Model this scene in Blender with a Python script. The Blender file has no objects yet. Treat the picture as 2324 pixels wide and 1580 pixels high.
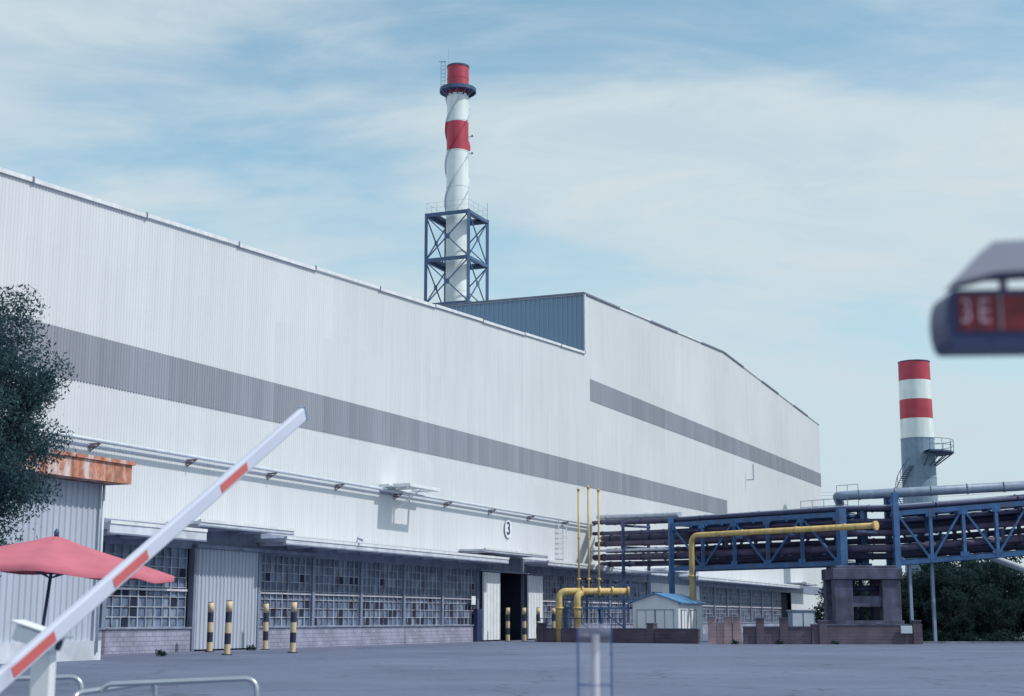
import bpy, math, random
import numpy as np
from mathutils import Vector, Matrix
random.seed(7)
rng = np.random.default_rng(11)
scene = bpy.context.scene
COL = scene.collection
V = Vector
d = V((.3843, .9232, 0)); n = V((-.9232, .3843, 0)); UP = V((0, 0, 1))
Q0 = 44.5
def F(s, q, z): return d*s + n*q + UP*z

# ------------------------------------------------------------ materials
def nn(nt, t, **kw):
    x = nt.nodes.new(t)
    for k, v in kw.items(): setattr(x, k, v)
    return x
def base_mat(name):
    m = bpy.data.materials.new(name); m.use_nodes = True
    nt = m.node_tree; b = nt.nodes['Principled BSDF']
    return m, nt, b
def paint(name, col, var=.12, rough=.55, scale=1.5, streak=.0, metal=0., stain=None, stain_amt=0., bump=0.0, sscale=(3, 3, .12), spec=.4, alpha=1.):
    m, nt, b = base_mat(name)
    tc = nn(nt, 'ShaderNodeTexCoord')
    no = nn(nt, 'ShaderNodeTexNoise'); no.inputs['Scale'].default_value = scale; no.inputs['Detail'].default_value = 6
    nt.links.new(tc.outputs['Object'], no.inputs['Vector'])
    mr = nn(nt, 'ShaderNodeMapRange'); mr.inputs[1].default_value = .3; mr.inputs[2].default_value = .7
    mr.inputs[3].default_value = 1-var; mr.inputs[4].default_value = 1+var
    nt.links.new(no.outputs['Fac'], mr.inputs[0])
    vm = nn(nt, 'ShaderNodeVectorMath', operation='SCALE'); vm.inputs[0].default_value = col[:3]
    nt.links.new(mr.outputs[0], vm.inputs['Scale'])
    out = vm.outputs[0]
    if streak > 0:
        mp = nn(nt, 'ShaderNodeMapping'); mp.inputs['Scale'].default_value = sscale
        nt.links.new(tc.outputs['Object'], mp.inputs[0])
        n2 = nn(nt, 'ShaderNodeTexNoise'); n2.inputs['Scale'].default_value = 1.0; n2.inputs['Detail'].default_value = 5
        nt.links.new(mp.outputs[0], n2.inputs['Vector'])
        m2 = nn(nt, 'ShaderNodeMapRange'); m2.inputs[1].default_value = .3; m2.inputs[2].default_value = .7
        m2.inputs[3].default_value = 1-streak; m2.inputs[4].default_value = 1+streak*.5
        nt.links.new(n2.outputs['Fac'], m2.inputs[0])
        v2 = nn(nt, 'ShaderNodeVectorMath', operation='SCALE')
        nt.links.new(out, v2.inputs[0]); nt.links.new(m2.outputs[0], v2.inputs['Scale']); out = v2.outputs[0]
    if stain is not None:
        mp = nn(nt, 'ShaderNodeMapping'); mp.inputs['Scale'].default_value = (1.3, 1.3, .5); mp.inputs['Location'].default_value = (5, 3, 2)
        nt.links.new(tc.outputs['Object'], mp.inputs[0])
        n3 = nn(nt, 'ShaderNodeTexNoise'); n3.inputs['Scale'].default_value = 1.4; n3.inputs['Detail'].default_value = 9; n3.inputs['Roughness'].default_value = .65
        nt.links.new(mp.outputs[0], n3.inputs['Vector'])
        m3 = nn(nt, 'ShaderNodeMapRange'); m3.inputs[1].default_value = .62-stain_amt*.3; m3.inputs[2].default_value = .72-stain_amt*.2
        nt.links.new(n3.outputs['Fac'], m3.inputs[0])
        mx = nn(nt, 'ShaderNodeMix', data_type='RGBA')
        nt.links.new(m3.outputs[0], mx.inputs[0]); nt.links.new(out, mx.inputs[6]); mx.inputs[7].default_value = (*stain, 1)
        out = mx.outputs[2]
    nt.links.new(out, b.inputs['Base Color'])
    b.inputs['Roughness'].default_value = rough; b.inputs['Metallic'].default_value = metal
    b.inputs['Specular IOR Level'].default_value = spec; b.inputs['Alpha'].default_value = alpha
    if bump > 0:
        bp = nn(nt, 'ShaderNodeBump'); bp.inputs['Strength'].default_value = bump; bp.inputs['Distance'].default_value = .03
        n4 = nn(nt, 'ShaderNodeTexNoise'); n4.inputs['Scale'].default_value = scale*12; n4.inputs['Detail'].default_value = 6
        nt.links.new(tc.outputs['Object'], n4.inputs['Vector'])
        nt.links.new(n4.outputs['Fac'], bp.inputs['Height']); nt.links.new(bp.outputs[0], b.inputs['Normal'])
    return m

def facade_uv(nt, axis=d):
    tc = nn(nt, 'ShaderNodeTexCoord')
    dt = nn(nt, 'ShaderNodeVectorMath', operation='DOT_PRODUCT'); dt.inputs[1].default_value = axis
    nt.links.new(tc.outputs['Object'], dt.inputs[0])
    sp = nn(nt, 'ShaderNodeSeparateXYZ'); nt.links.new(tc.outputs['Object'], sp.inputs[0])
    cb = nn(nt, 'ShaderNodeCombineXYZ')
    nt.links.new(dt.outputs['Value'], cb.inputs[0]); nt.links.new(sp.outputs[2], cb.inputs[1])
    return tc, cb.outputs[0], dt.outputs['Value'], sp.outputs[2]

def corr_mat(name, col, sheet_var=.07, streak=.08, rough=.5):
    """painted sheet cladding, sheet to sheet tone changes, weather streaks, lap lines"""
    m, nt, b = base_mat(name)
    tc, uv, s, z = facade_uv(nt)
    dv = nn(nt, 'ShaderNodeMath', operation='DIVIDE'); dv.inputs[1].default_value = 1.1; nt.links.new(s, dv.inputs[0])
    fl = nn(nt, 'ShaderNodeMath', operation='FLOOR'); nt.links.new(dv.outputs[0], fl.inputs[0])
    dz = nn(nt, 'ShaderNodeMath', operation='DIVIDE'); dz.inputs[1].default_value = 6.1; nt.links.new(z, dz.inputs[0])
    fz = nn(nt, 'ShaderNodeMath', operation='FLOOR'); nt.links.new(dz.outputs[0], fz.inputs[0])
    cb = nn(nt, 'ShaderNodeCombineXYZ'); nt.links.new(fl.outputs[0], cb.inputs[0]); nt.links.new(fz.outputs[0], cb.inputs[1])
    wn = nn(nt, 'ShaderNodeTexWhiteNoise'); wn.noise_dimensions = '2D'; nt.links.new(cb.outputs[0], wn.inputs['Vector'])
    m1 = nn(nt, 'ShaderNodeMapRange'); m1.inputs[3].default_value = 1-sheet_var; m1.inputs[4].default_value = 1+sheet_var*.4
    nt.links.new(wn.outputs['Value'], m1.inputs[0])
    mp = nn(nt, 'ShaderNodeMapping'); mp.inputs['Scale'].default_value = (2.5, .09, 1); nt.links.new(uv, mp.inputs[0])
    n2 = nn(nt, 'ShaderNodeTexNoise'); n2.inputs['Scale'].default_value = 1; n2.inputs['Detail'].default_value = 6; n2.inputs['Roughness'].default_value = .6
    nt.links.new(mp.outputs[0], n2.inputs['Vector'])
    m2 = nn(nt, 'ShaderNodeMapRange'); m2.inputs[1].default_value = .3; m2.inputs[2].default_value = .7; m2.inputs[3].default_value = 1-streak*1.6; m2.inputs[4].default_value = 1+streak*.4
    nt.links.new(n2.outputs['Fac'], m2.inputs[0])
    n5 = nn(nt, 'ShaderNodeTexNoise'); n5.inputs['Scale'].default_value = .06; n5.inputs['Detail'].default_value = 4
    nt.links.new(uv, n5.inputs['Vector'])
    m5 = nn(nt, 'ShaderNodeMapRange'); m5.inputs[1].default_value = .3; m5.inputs[2].default_value = .7; m5.inputs[3].default_value = .92; m5.inputs[4].default_value = 1.03
    nt.links.new(n5.outputs['Fac'], m5.inputs[0])
    a = nn(nt, 'ShaderNodeMath', operation='MULTIPLY'); nt.links.new(m1.outputs[0], a.inputs[0]); nt.links.new(m2.outputs[0], a.inputs[1])
    a2 = nn(nt, 'ShaderNodeMath', operation='MULTIPLY'); nt.links.new(a.outputs[0], a2.inputs[0]); nt.links.new(m5.outputs[0], a2.inputs[1])
    vs = nn(nt, 'ShaderNodeVectorMath', operation='SCALE'); vs.inputs[0].default_value = col; nt.links.new(a2.outputs[0], vs.inputs['Scale'])
    nt.links.new(vs.outputs[0], b.inputs['Base Color']); b.inputs['Roughness'].default_value = rough
    b.inputs['Specular IOR Level'].default_value = .3
    return m

def brick_mat(name, c1, c2, mortar, axis=d, bw=.5, rh=.2):
    m, nt, b = base_mat(name)
    tc, uv, s, z = facade_uv(nt, axis)
    br = nn(nt, 'ShaderNodeTexBrick')
    br.inputs['Color1'].default_value = (*c1, 1); br.inputs['Color2'].default_value = (*c2, 1); br.inputs['Mortar'].default_value = (*mortar, 1)
    br.inputs['Scale'].default_value = 1; br.inputs['Brick Width'].default_value = bw; br.inputs['Row Height'].default_value = rh
    br.inputs['Mortar Size'].default_value = .018
    nt.links.new(uv, br.inputs['Vector'])
    no = nn(nt, 'ShaderNodeTexNoise'); no.inputs['Scale'].default_value = .8; no.inputs['Detail'].default_value = 8
    nt.links.new(tc.outputs['Object'], no.inputs['Vector'])
    mr = nn(nt, 'ShaderNodeMapRange'); mr.inputs[1].default_value = .3; mr.inputs[2].default_value = .7; mr.inputs[3].default_value = .65; mr.inputs[4].default_value = 1.2
    nt.links.new(no.outputs['Fac'], mr.inputs[0])
    vs = nn(nt, 'ShaderNodeVectorMath', operation='SCALE'); nt.links.new(br.outputs['Color'], vs.inputs[0]); nt.links.new(mr.outputs[0], vs.inputs['Scale'])
    nt.links.new(vs.outputs[0], b.inputs['Base Color']); b.inputs['Roughness'].default_value = .85
    bp = nn(nt, 'ShaderNodeBump'); bp.inputs['Strength'].default_value = .4; bp.inputs['Distance'].default_value = .02; bp.invert = True
    nt.links.new(br.outputs['Fac'], bp.inputs['Height']); nt.links.new(bp.outputs[0], b.inputs['Normal'])
    return m

def pane_mat():
    m, nt, b = base_mat('old_window_panes')
    tc, uv, s, z = facade_uv(nt)
    oi = nn(nt, 'ShaderNodeObjectInfo')
    a = nn(nt, 'ShaderNodeMath', operation='DIVIDE'); a.inputs[1].default_value = .62; nt.links.new(s, a.inputs[0])
    fa = nn(nt, 'ShaderNodeMath', operation='FLOOR'); nt.links.new(a.outputs[0], fa.inputs[0])
    c = nn(nt, 'ShaderNodeMath', operation='DIVIDE'); c.inputs[1].default_value = .4875; nt.links.new(z, c.inputs[0])
    fc = nn(nt, 'ShaderNodeMath', operation='FLOOR'); nt.links.new(c.outputs[0], fc.inputs[0])
    r9 = nn(nt, 'ShaderNodeMath', operation='MULTIPLY'); r9.inputs[1].default_value = 97; nt.links.new(oi.outputs['Random'], r9.inputs[0])
    cb = nn(nt, 'ShaderNodeCombineXYZ'); nt.links.new(fa.outputs[0], cb.inputs[0]); nt.links.new(fc.outputs[0], cb.inputs[1]); nt.links.new(r9.outputs[0], cb.inputs[2])
    wn = nn(nt, 'ShaderNodeTexWhiteNoise'); wn.noise_dimensions = '3D'; nt.links.new(cb.outputs[0], wn.inputs['Vector'])
    rp = nn(nt, 'ShaderNodeValToRGB'); rp.color_ramp.interpolation = 'LINEAR'  # pane tones carry a bluish reflection painted into the colour
    e = rp.color_ramp.elements
    e[0].position = 0; e[0].color = (.095, .13, .215, 1); e[1].position = .5; e[1].color = (.13, .175, .275, 1)
    for p, cc in ((.9, (.17, .22, .33)), (.97, (.24, .29, .39))):
        x = e.new(p); x.color = (*cc, 1)
    nt.links.new(wn.outputs['Value'], rp.inputs[0])
    no = nn(nt, 'ShaderNodeTexNoise'); no.inputs['Scale'].default_value = 2.5; no.inputs['Detail'].default_value = 6
    nt.links.new(tc.outputs['Object'], no.inputs['Vector'])
    mr = nn(nt, 'ShaderNodeMapRange'); mr.inputs[1].default_value = .3; mr.inputs[2].default_value = .7; mr.inputs[3].default_value = .6; mr.inputs[4].default_value = 1.25
    nt.links.new(no.outputs['Fac'], mr.inputs[0])
    vs = nn(nt, 'ShaderNodeVectorMath', operation='SCALE'); nt.links.new(rp.outputs[0], vs.inputs[0]); nt.links.new(mr.outputs[0], vs.inputs['Scale'])
    nt.links.new(vs.outputs[0], b.inputs['Base Color']); b.inputs['Roughness'].default_value = .3
    return m

def leaf_mat(name, c1, c2):
    m, nt, b = base_mat(name)
    tc = nn(nt, 'ShaderNodeTexCoord')
    no = nn(nt, 'ShaderNodeTexNoise'); no.inputs['Scale'].default_value = 1.3; no.inputs['Detail'].default_value = 8; no.inputs['Roughness'].default_value = .7
    nt.links.new(tc.outputs['Object'], no.inputs['Vector'])
    rp = nn(nt, 'ShaderNodeValToRGB'); e = rp.color_ramp.elements
    e[0].position = .35; e[0].color = (*c1, 1); e[1].position = .68; e[1].color = (*c2, 1)
    nt.links.new(no.outputs['Fac'], rp.inputs[0]); nt.links.new(rp.outputs[0], b.inputs['Base Color'])
    b.inputs['Roughness'].default_value = .8; b.inputs['Specular IOR Level'].default_value = .08
    tr = nn(nt, 'ShaderNodeBsdfTranslucent'); nt.links.new(rp.outputs[0], tr.inputs[0])
    mx = nn(nt, 'ShaderNodeMixShader'); mx.inputs[0].default_value = .35
    nt.links.new(b.outputs[0], mx.inputs[1]); nt.links.new(tr.outputs[0], mx.inputs[2])
    nt.links.new(mx.outputs[0], nt.nodes['Material Output'].inputs[0])
    return m

M = {}
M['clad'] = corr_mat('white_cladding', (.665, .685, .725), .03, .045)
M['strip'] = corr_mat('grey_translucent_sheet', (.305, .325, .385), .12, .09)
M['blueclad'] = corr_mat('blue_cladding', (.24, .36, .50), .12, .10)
M['doorclad'] = corr_mat('door_cladding', (.46, .50, .60), .05, .09)  # greyer tone puts the door's canopy shade into the colour; annex shares it
M['trim'] = paint('white_trim', (.70, .72, .76), .08, streak=.12)
M['trimdark'] = paint('dark_trim', (.16, .18, .26), .2)
M['roof'] = paint('roof_sheet', (.35, .37, .42), .1)
M['lintel'] = paint('grey_concrete_band', (.21, .245, .345), .15, streak=.25, sscale=(1.5, 1.5, .4))
M['concrete'] = paint('concrete', (.26, .26, .31), .2, .85, streak=.3, bump=.3, sscale=(1.5, 1.5, .3))
M['darkconcrete'] = paint('dark_streaked_concrete', (.10, .105, .165), .3, .85, streak=.4, bump=.3, sscale=(1.5, 1.5, .3))  # darker concrete base with vertical streaky noise
M['canopy'] = paint('painted_canopy_slab', (.56, .59, .67), .12, streak=.2, sscale=(1.2, 1.2, .6))
M['brickpale'] = brick_mat('pale_block', (.31, .32, .42), (.26, .27, .37), (.19, .19, .27), d, .5, .22)
M['brickred'] = brick_mat('dark_brick', (.105, .065, .095), (.075, .048, .078), (.13, .12, .16), V((.97, -.24, 0)), .25, .09)
M['bricksunlit'] = brick_mat('sunlit_tone_brick', (.40, .22, .24), (.32, .17, .20), (.4, .36, .38), V((.97, -.24, 0)), .25, .09)  # paler copy of the dark brick, sunlight put into its colour
M['pane'] = pane_mat()
M['bar'] = paint('window_bar', (.36, .39, .47), .3, stain=(.22, .16, .16), stain_amt=.35)
M['barlight'] = paint('window_transom', (.56, .54, .60), .15)
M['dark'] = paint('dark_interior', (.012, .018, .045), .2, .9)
M['rust'] = paint('rusty_paint', (.48, .20, .13), .3, .8, scale=3, stain=(.64, .54, .54), stain_amt=.42, streak=.35)
M['rustdark'] = paint('dark_rust', (.20, .17, .20), .3, .8)
M['white'] = paint('white_paint', (.74, .77, .80), .06, .45, streak=.07)
M['stackwhite'] = paint('stack_white', (.73, .80, .81), .06, .5, scale=.6, streak=.12, sscale=(1.5, 1.5, .15))
M['stackred'] = paint('stack_red', (.44, .05, .085), .12, .5, scale=.8, streak=.18, sscale=(1.5, 1.5, .15))
M['stackgrey'] = paint('stack_blue_grey', (.20, .28, .38), .1, .55, streak=.15)
M['navy'] = paint('dark_steel', (.05, .085, .17), .2, .5)  # dark paints and leaves lifted bluish, haze over shadows put into their colours
M['towerblue'] = paint('tower_steel', (.06, .115, .22), .15, .5)
M['blue'] = paint('blue_steel', (.04, .12, .28), .25, .55, stain=(.07, .09, .16), stain_amt=.3)
M['yellow'] = paint('yellow_pipe', (.60, .43, .17), .14, .5, streak=.25, stain=(.32, .25, .19), stain_amt=.12)
M['pipegrey'] = paint('grey_blue_pipe', (.21, .27, .38), .12, .45, streak=.15)
M['pipewhite'] = paint('silver_pipe', (.52, .57, .65), .12, .4)
M['pipedark'] = paint('dark_pipe', (.045, .05, .11), .2, .65)
M['pipebrown'] = paint('brown_pipe', (.075, .062, .115), .2, .65)
M['bollyellow'] = paint('bollard_yellow', (.58, .46, .29), .15, .6, stain=(.2, .17, .17), stain_amt=.2)
M['bollblack'] = paint('bollard_black', (.025, .03, .06), .2, .6)
M['umb'] = paint('umbrella_cloth', (.50, .14, .19), .08, .85, scale=3)
M['barred'] = paint('reflective_red', (.52, .11, .11), .1, .4)
M['boom'] = paint('boom_white', (.52, .55, .67), .05, .4, stain=(.4, .4, .5), stain_amt=.05)
M['steel'] = paint('stainless', (.55, .58, .65), .1, .25, metal=.8)
M['blueplastic'] = paint('blue_plastic', (.03, .09, .32), .1, .35)
M['lilac'] = paint('lilac_metal', (.38, .38, .46), .06, .6)
M['pinkletter'] = paint('pink_letter', (.48, .33, .40), .1, .6)
M['capgrey'] = paint('smoky_plastic', (.36, .38, .50), .1, .25, alpha=.3)
M['casing'] = paint('dark_blue_casing', (.03, .042, .13), .1, .4)
M['ledred'] = paint('red_display', (.17, .012, .022), .2, .35, scale=30)
M['roofblue'] = paint('blue_roof', (.08, .24, .46), .1, .45)
M['bark'] = paint('bark', (.07, .06, .07), .3, .9, scale=4, bump=.5)
M['leaf'] = leaf_mat('leaf_dark', (.022, .055, .08), (.085, .15, .16))
M['leaf2'] = leaf_mat('leaf_mid', (.014, .034, .042), (.05, .09, .082))
M['clear'] = paint('clear_acrylic', (.62, .68, .82), .05, .05, alpha=.09)

# ------------------------------------------------------------ mesh builder
class MB:
    def __init__(s): s.v = []; s.f = []; s.m = []; s.sm = []
    def add(s, vs, fs, m=0, sm=False):
        o = len(s.v); s.v += [tuple(x) for x in vs]
        for f in fs: s.f.append(tuple(i+o for i in f)); s.m.append(m); s.sm.append(sm)
        return s
    def par(s, o, a, b, c, m=0):
        vs = [o, o+a, o+a+b, o+b, o+c, o+a+c, o+a+b+c, o+b+c]
        fs = [(0, 3, 2, 1), (4, 5, 6, 7), (0, 1, 5, 4), (1, 2, 6, 5), (2, 3, 7, 6), (3, 0, 4, 7)]
        if a.cross(b).dot(c) < 0: fs = [f[::-1] for f in fs]
        return s.add(vs, fs, m)
    def fb(s, s0, s1, q0, q1, z0, z1, m=0):
        return s.par(F(s0, q0, z0), d*(s1-s0), n*(q1-q0), UP*(z1-z0), m)
    def wb(s, x0, x1, y0, y1, z0, z1, m=0):
        return s.par(V((x0, y0, z0)), V((x1-x0, 0, 0)), V((0, y1-y0, 0)), V((0, 0, z1-z0)), m)
    def beam(s, p0, p1, w, h, m=0, up=UP):
        p0 = V(p0); p1 = V(p1); t = p1-p0
        t1 = t.normalized(); u = up if abs(t1.dot(up)) < .98 else V((1, .2, 0))
        r = t1.cross(u).normalized(); u = r.cross(t1).normalized()
        return s.par(p0 - r*w/2 - u*h/2, t, r*w, u*h, m)
    def tube(s, pts, r, seg=12, m=0, caps=True):
        pts = [V(p) for p in pts]
        rs = r if isinstance(r, (list, tuple)) else [r]*len(pts)
        N = len(pts); tan = []
        for i in range(N):
            a = pts[max(i-1, 0)]; b = pts[min(i+1, N-1)]; tan.append((b-a).normalized())
        u = UP if abs(tan[0].dot(UP)) < .95 else V((1, 0, 0))
        u = (u - tan[0]*u.dot(tan[0])).normalized(); vs = []
        for i in range(N):
            u = (u - tan[i]*u.dot(tan[i])).normalized(); w = tan[i].cross(u)
            for k in range(seg):
                a = 2*math.pi*k/seg; vs.append(pts[i] + (u*math.cos(a) + w*math.sin(a))*rs[i])
        fs = []
        for i in range(N-1):
            for k in range(seg):
                k2 = (k+1) % seg; fs.append((i*seg+k, i*seg+k2, (i+1)*seg+k2, (i+1)*seg+k))
        if caps: fs += [tuple(range(seg))[::-1], tuple(range((N-1)*seg, N*seg))]
        s.add(vs, fs, m, True)
        if caps: s.sm[-1] = s.sm[-2] = False
        return s
    def corr(s, org, ax, nr, L, zb, zt, pitch=.22, dep=.022, m=0):
        """trapezoid profile; ax along, nr outward normal"""
        prof = []; x = 0
        while x < L:
            for fx, fd in ((0, 0), (.5, 0), (.62, 1), (.88, 1)):
                xx = x + fx*pitch
                if xx < L: prof.append((xx, fd*dep))
            x += pitch
        prof.append((L, 0))
        vs = []; fs = []
        for xx, dd in prof:
            p = org + ax*xx + nr*dd
            vs.append(p + UP*zb(xx)); vs.append(p + UP*zt(xx))
        flip = ax.cross(UP).dot(nr) < 0
        for i in range(len(prof)-1):
            f = (2*i, 2*i+2, 2*i+3, 2*i+1); fs.append(f[::-1] if flip else f)
        return s.add(vs, fs, m)
    def make(s, name, mats, parent=None, base=None, label=None, cat=None, kind=None, group=None):
        me = bpy.data.meshes.new(name)
        b = parent_base(parent) if parent is not None else (V(base) if base is not None else V((0, 0, 0)))
        me.from_pydata([(x[0]-b.x, x[1]-b.y, x[2]-b.z) for x in s.v], [], s.f)
        me.polygons.foreach_set('material_index', s.m); me.polygons.foreach_set('use_smooth', s.sm)
        for k in (mats if isinstance(mats, (list, tuple)) else [mats]): me.materials.append(M[k])
        me.update()
        o = bpy.data.objects.new(name, me); COL.objects.link(o)
        if parent is not None: o.parent = parent
        else: o.location = b
        meta(o, label, cat, kind, group); return o
def parent_base(p):
    b = V((0, 0, 0))
    while p is not None: b += V(p.location); p = p.parent
    return b
def meta(o, label=None, cat=None, kind=None, group=None):
    if label: o['label'] = label
    if cat: o['category'] = cat
    if kind: o['kind'] = kind
    if group: o['group'] = group
def empty(name, loc, label=None, cat=None, parent=None, group=None):
    o = bpy.data.objects.new(name, None); COL.objects.link(o); o.empty_display_size = .5
    if parent is not None: o.parent = parent; o.location = V(loc) - parent_base(parent)
    else: o.location = V(loc)
    meta(o, label, cat, None, group); return o
def copy_tree(o, loc, parent=None):
    c = o.copy(); COL.objects.link(c)
    if parent is None: c.location = loc
    else: c.parent = parent
    for ch in o.children: copy_tree(ch, None, c)
    return c
def bevel(o, w=.01, seg=2):
    md = o.modifiers.new('bevel', 'BEVEL'); md.width = w; md.segments = seg; md.limit_method = 'ANGLE'
def arc(p, a, b, r, k=6):
    a = V(a).normalized(); b = V(b).normalized(); c = V(p) - a*r + b*r
    return [c - b*r*math.cos(t) + a*r*math.sin(t) for t in [math.pi/2*i/k for i in range(k+1)]]

# ------------------------------------------------------------ ground
def ground_mat():
    m, nt, b = base_mat('asphalt')
    tc = nn(nt, 'ShaderNodeTexCoord')
    def noise(sc, det, ro=.6):
        x = nn(nt, 'ShaderNodeTexNoise'); x.inputs['Scale'].default_value = sc; x.inputs['Detail'].default_value = det; x.inputs['Roughness'].default_value = ro
        nt.links.new(tc.outputs['Object'], x.inputs['Vector']); return x.outputs['Fac']
    r = nn(nt, 'ShaderNodeValToRGB'); e = r.color_ramp.elements
    e[0].position = .33; e[0].color = (.088, .112, .185, 1); e[1].position = .68; e[1].color = (.135, .162, .255, 1)
    nt.links.new(noise(.12, 9), r.inputs[0])
    f = nn(nt, 'ShaderNodeMapRange'); f.inputs[1].default_value = .3; f.inputs[2].default_value = .7; f.inputs[3].default_value = .74; f.inputs[4].default_value = 1.22
    nt.links.new(noise(5, 9, .8), f.inputs[0])
    vo = nn(nt, 'ShaderNodeTexVoronoi'); vo.feature = 'DISTANCE_TO_EDGE'; vo.inputs['Scale'].default_value = .16
    ds = nn(nt, 'ShaderNodeTexNoise'); ds.inputs['Scale'].default_value = .7; ds.inputs['Detail'].default_value = 5; nt.links.new(tc.outputs['Object'], ds.inputs['Vector'])
    ad = nn(nt, 'ShaderNodeVectorMath', operation='MULTIPLY_ADD'); nt.links.new(ds.outputs['Color'], ad.inputs[0]); ad.inputs[1].default_value = (3, 3, 0); nt.links.new(tc.outputs['Object'], ad.inputs[2])
    nt.links.new(ad.outputs[0], vo.inputs['Vector'])
    cr = nn(nt, 'ShaderNodeMapRange'); cr.inputs[1].default_value = .0; cr.inputs[2].default_value = .016; cr.inputs[3].default_value = .55; cr.inputs[4].default_value = 1
    nt.links.new(vo.outputs['Distance'], cr.inputs[0])
    mu = nn(nt, 'ShaderNodeMath', operation='MULTIPLY'); nt.links.new(f.outputs[0], mu.inputs[0]); nt.links.new(cr.outputs[0], mu.inputs[1])
    vs = nn(nt, 'ShaderNodeVectorMath', operation='SCALE'); nt.links.new(r.outputs[0], vs.inputs[0]); nt.links.new(mu.outputs[0], vs.inputs['Scale'])
    nt.links.new(vs.outputs[0], b.inputs['Base Color']); b.inputs['Roughness'].default_value = .8
    bp = nn(nt, 'ShaderNodeBump'); bp.inputs['Strength'].default_value = .4; bp.inputs['Distance'].default_value = .02
    nt.links.new(noise(30, 6), bp.inputs['Height']); nt.links.new(bp.outputs[0], b.inputs['Normal'])
    return m
M['asphalt'] = ground_mat()
M['grass'] = paint('rough_grass', (.04, .07, .06), .4, .95, scale=1.2, bump=.6)
g = MB(); g.add([(-900, -200, 0), (900, -200, 0), (900, 2500, 0), (-900, 2500, 0)], [(0, 1, 2, 3)])
g.make('ground', 'asphalt', kind='structure')
g = MB(); g.add([(26.6, 102.5, .005), (90, 93, .005), (200, 300, .005), (46, 215, .005)], [(0, 1, 2, 3)])
g.make('verge', 'grass', kind='structure')
g = MB(); g.beam((26.4, 102.2, .06), (90, 92.7, .06), .2, .13)
g.make('kerb', 'concrete', kind='structure')
g = MB(); g.add([F(51, 40.9, .004), F(123, 40.9, .004), F(123, 44.1, .004), F(51, 44.1, .004)], [(0, 1, 2, 3)])
M['apron'] = paint('concrete_apron', (.145, .16, .24), .15, .85, scale=.7, stain=(.10, .11, .18), stain_amt=.3)
g.make('pavement', 'apron', kind='structure')

# ------------------------------------------------------------ factory halls
z1 = lambda s: 20.6 + (s-49.2)*.0564
def z2(s): return 30.25 + (s-123.7)*(2.72/48.8) if s < 172.5 else 32.97 - (s-172.5)*(1.97/57.5)
S0, SB, SM, SE = 18., 123.7, 172.5, 230.
OUT = -n
low = empty('factory_hall', F(S0, Q0, 0), 'long white corrugated factory hall with grey stripe and steel windows', 'factory building')
tall = empty('factory_hall', F(SB, Q0, 0), 'taller white corrugated factory hall with blue side wall', 'factory building')
ZC = 6.2
w = MB(); w.corr(F(S0, Q0, 0), d, OUT, SB-S0, lambda x: ZC, lambda x: z1(S0+x)); w.make('wall', 'clad', low)
w = MB(); w.corr(F(SB, Q0, 0), d, OUT, SE-SB, lambda x: ZC, lambda x: z2(SB+x)); w.make('wall', 'clad', tall)
w = MB()
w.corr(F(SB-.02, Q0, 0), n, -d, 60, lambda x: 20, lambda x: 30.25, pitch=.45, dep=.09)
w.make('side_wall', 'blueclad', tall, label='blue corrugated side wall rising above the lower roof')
w = MB(); w.add([F(S0, Q0, 0), F(S0, 110, 0), F(S0, 110, z1(S0)), F(S0, Q0, z1(S0)), F(SB, 110, 0), F(SB, 110, z1(SB))], [(0, 3, 2, 1), (1, 2, 5, 4)])
w.make('rear_wall', 'clad', low)
w = MB(); w.add([F(SE, Q0, 0), F(SE, 110, 0), F(SE, 110, z2(SE)), F(SE, Q0, z2(SE)), F(SB, 110, 0), F(SB, 110, z2(SB)), F(SM, 110, z2(SM))], [(0, 1, 2, 3), (4, 5, 6, 2, 1)])
w.make('rear_wall', 'clad', tall)
w = MB(); w.par(F(S0-.3, Q0+.02, z1(S0-.3)-.08), d*(SB-S0+.25)+UP*(.0564*(SB-S0)), n*65.5, UP*.12)
w.make('roof', 'roof', low)
w = MB(); w.par(F(SB-.2, Q0+.02, z2(SB)-.08), d*(SM-SB+.2)+UP*2.72, n*65.5, UP*.12); w.par(F(SM, Q0+.02, z2(SM)-.08), d*(SE-SM+.2)-UP*1.97, n*65.5, UP*.12)
w.make('roof', 'roof', tall)
w = MB(); x = S0; k = 0
while x < SB-.3:
    L = min(8.3, SB-.15-x); o = .04*(k % 2) + random.uniform(-.02, .02); k += 1
    w.par(F(x, Q0-.14-.015*(k % 2), z1(x)+.0+o), d*(L+.1)+UP*(.0564*L), n*.12, UP*.2)
    w.par(F(x+L-.1, Q0-.17, z1(x+L)-.04), d*.12, n*.04, UP*.3, 1)
    x += L
w.make('roof_flashing', ['trim', 'trimdark'], low)
w = MB(); x = SB; k = 0
while x < SE-.1:
    L = min(9.75, (SM if x < SM-.01 else SE)-x); za, zb = z2(x), z2(x+L); o = .05*(k % 2); k += 1
    w.par(F(x, Q0-.14, za-.02+o), d*L+UP*(zb-za), n*.12, UP*.17, k % 2)
    x += L
w.fb(SB-.14, SB+.05, Q0-.14, Q0-.02, 24.9, 30.2, 0)
w.par(F(SB-.2, Q0-.1, 30.22), n*60, d*.15, UP*.2, 1)
w.make('roof_flashing', ['trim', 'trimdark'], tall)
def stripe(parent, s0, s1, zt0, zt1, zb0, zb1):
    w = MB(); L = s1-s0
    w.corr(F(s0, Q0-.03, 0), d, OUT, L, lambda x: zb0+(zb1-zb0)*x/L, lambda x: zt0+(zt1-zt0)*x/L, dep=.028)
    w.make('translucent_stripe', 'strip', parent)
zt = lambda s: 14.6+(s-54)*(.69/118.4); zb = lambda s: 12.35+(s-54)*(1.1/118.4)
stripe(low, 19, SB, zt(19), zt(SB), zb(19), zb(SB))
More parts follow.
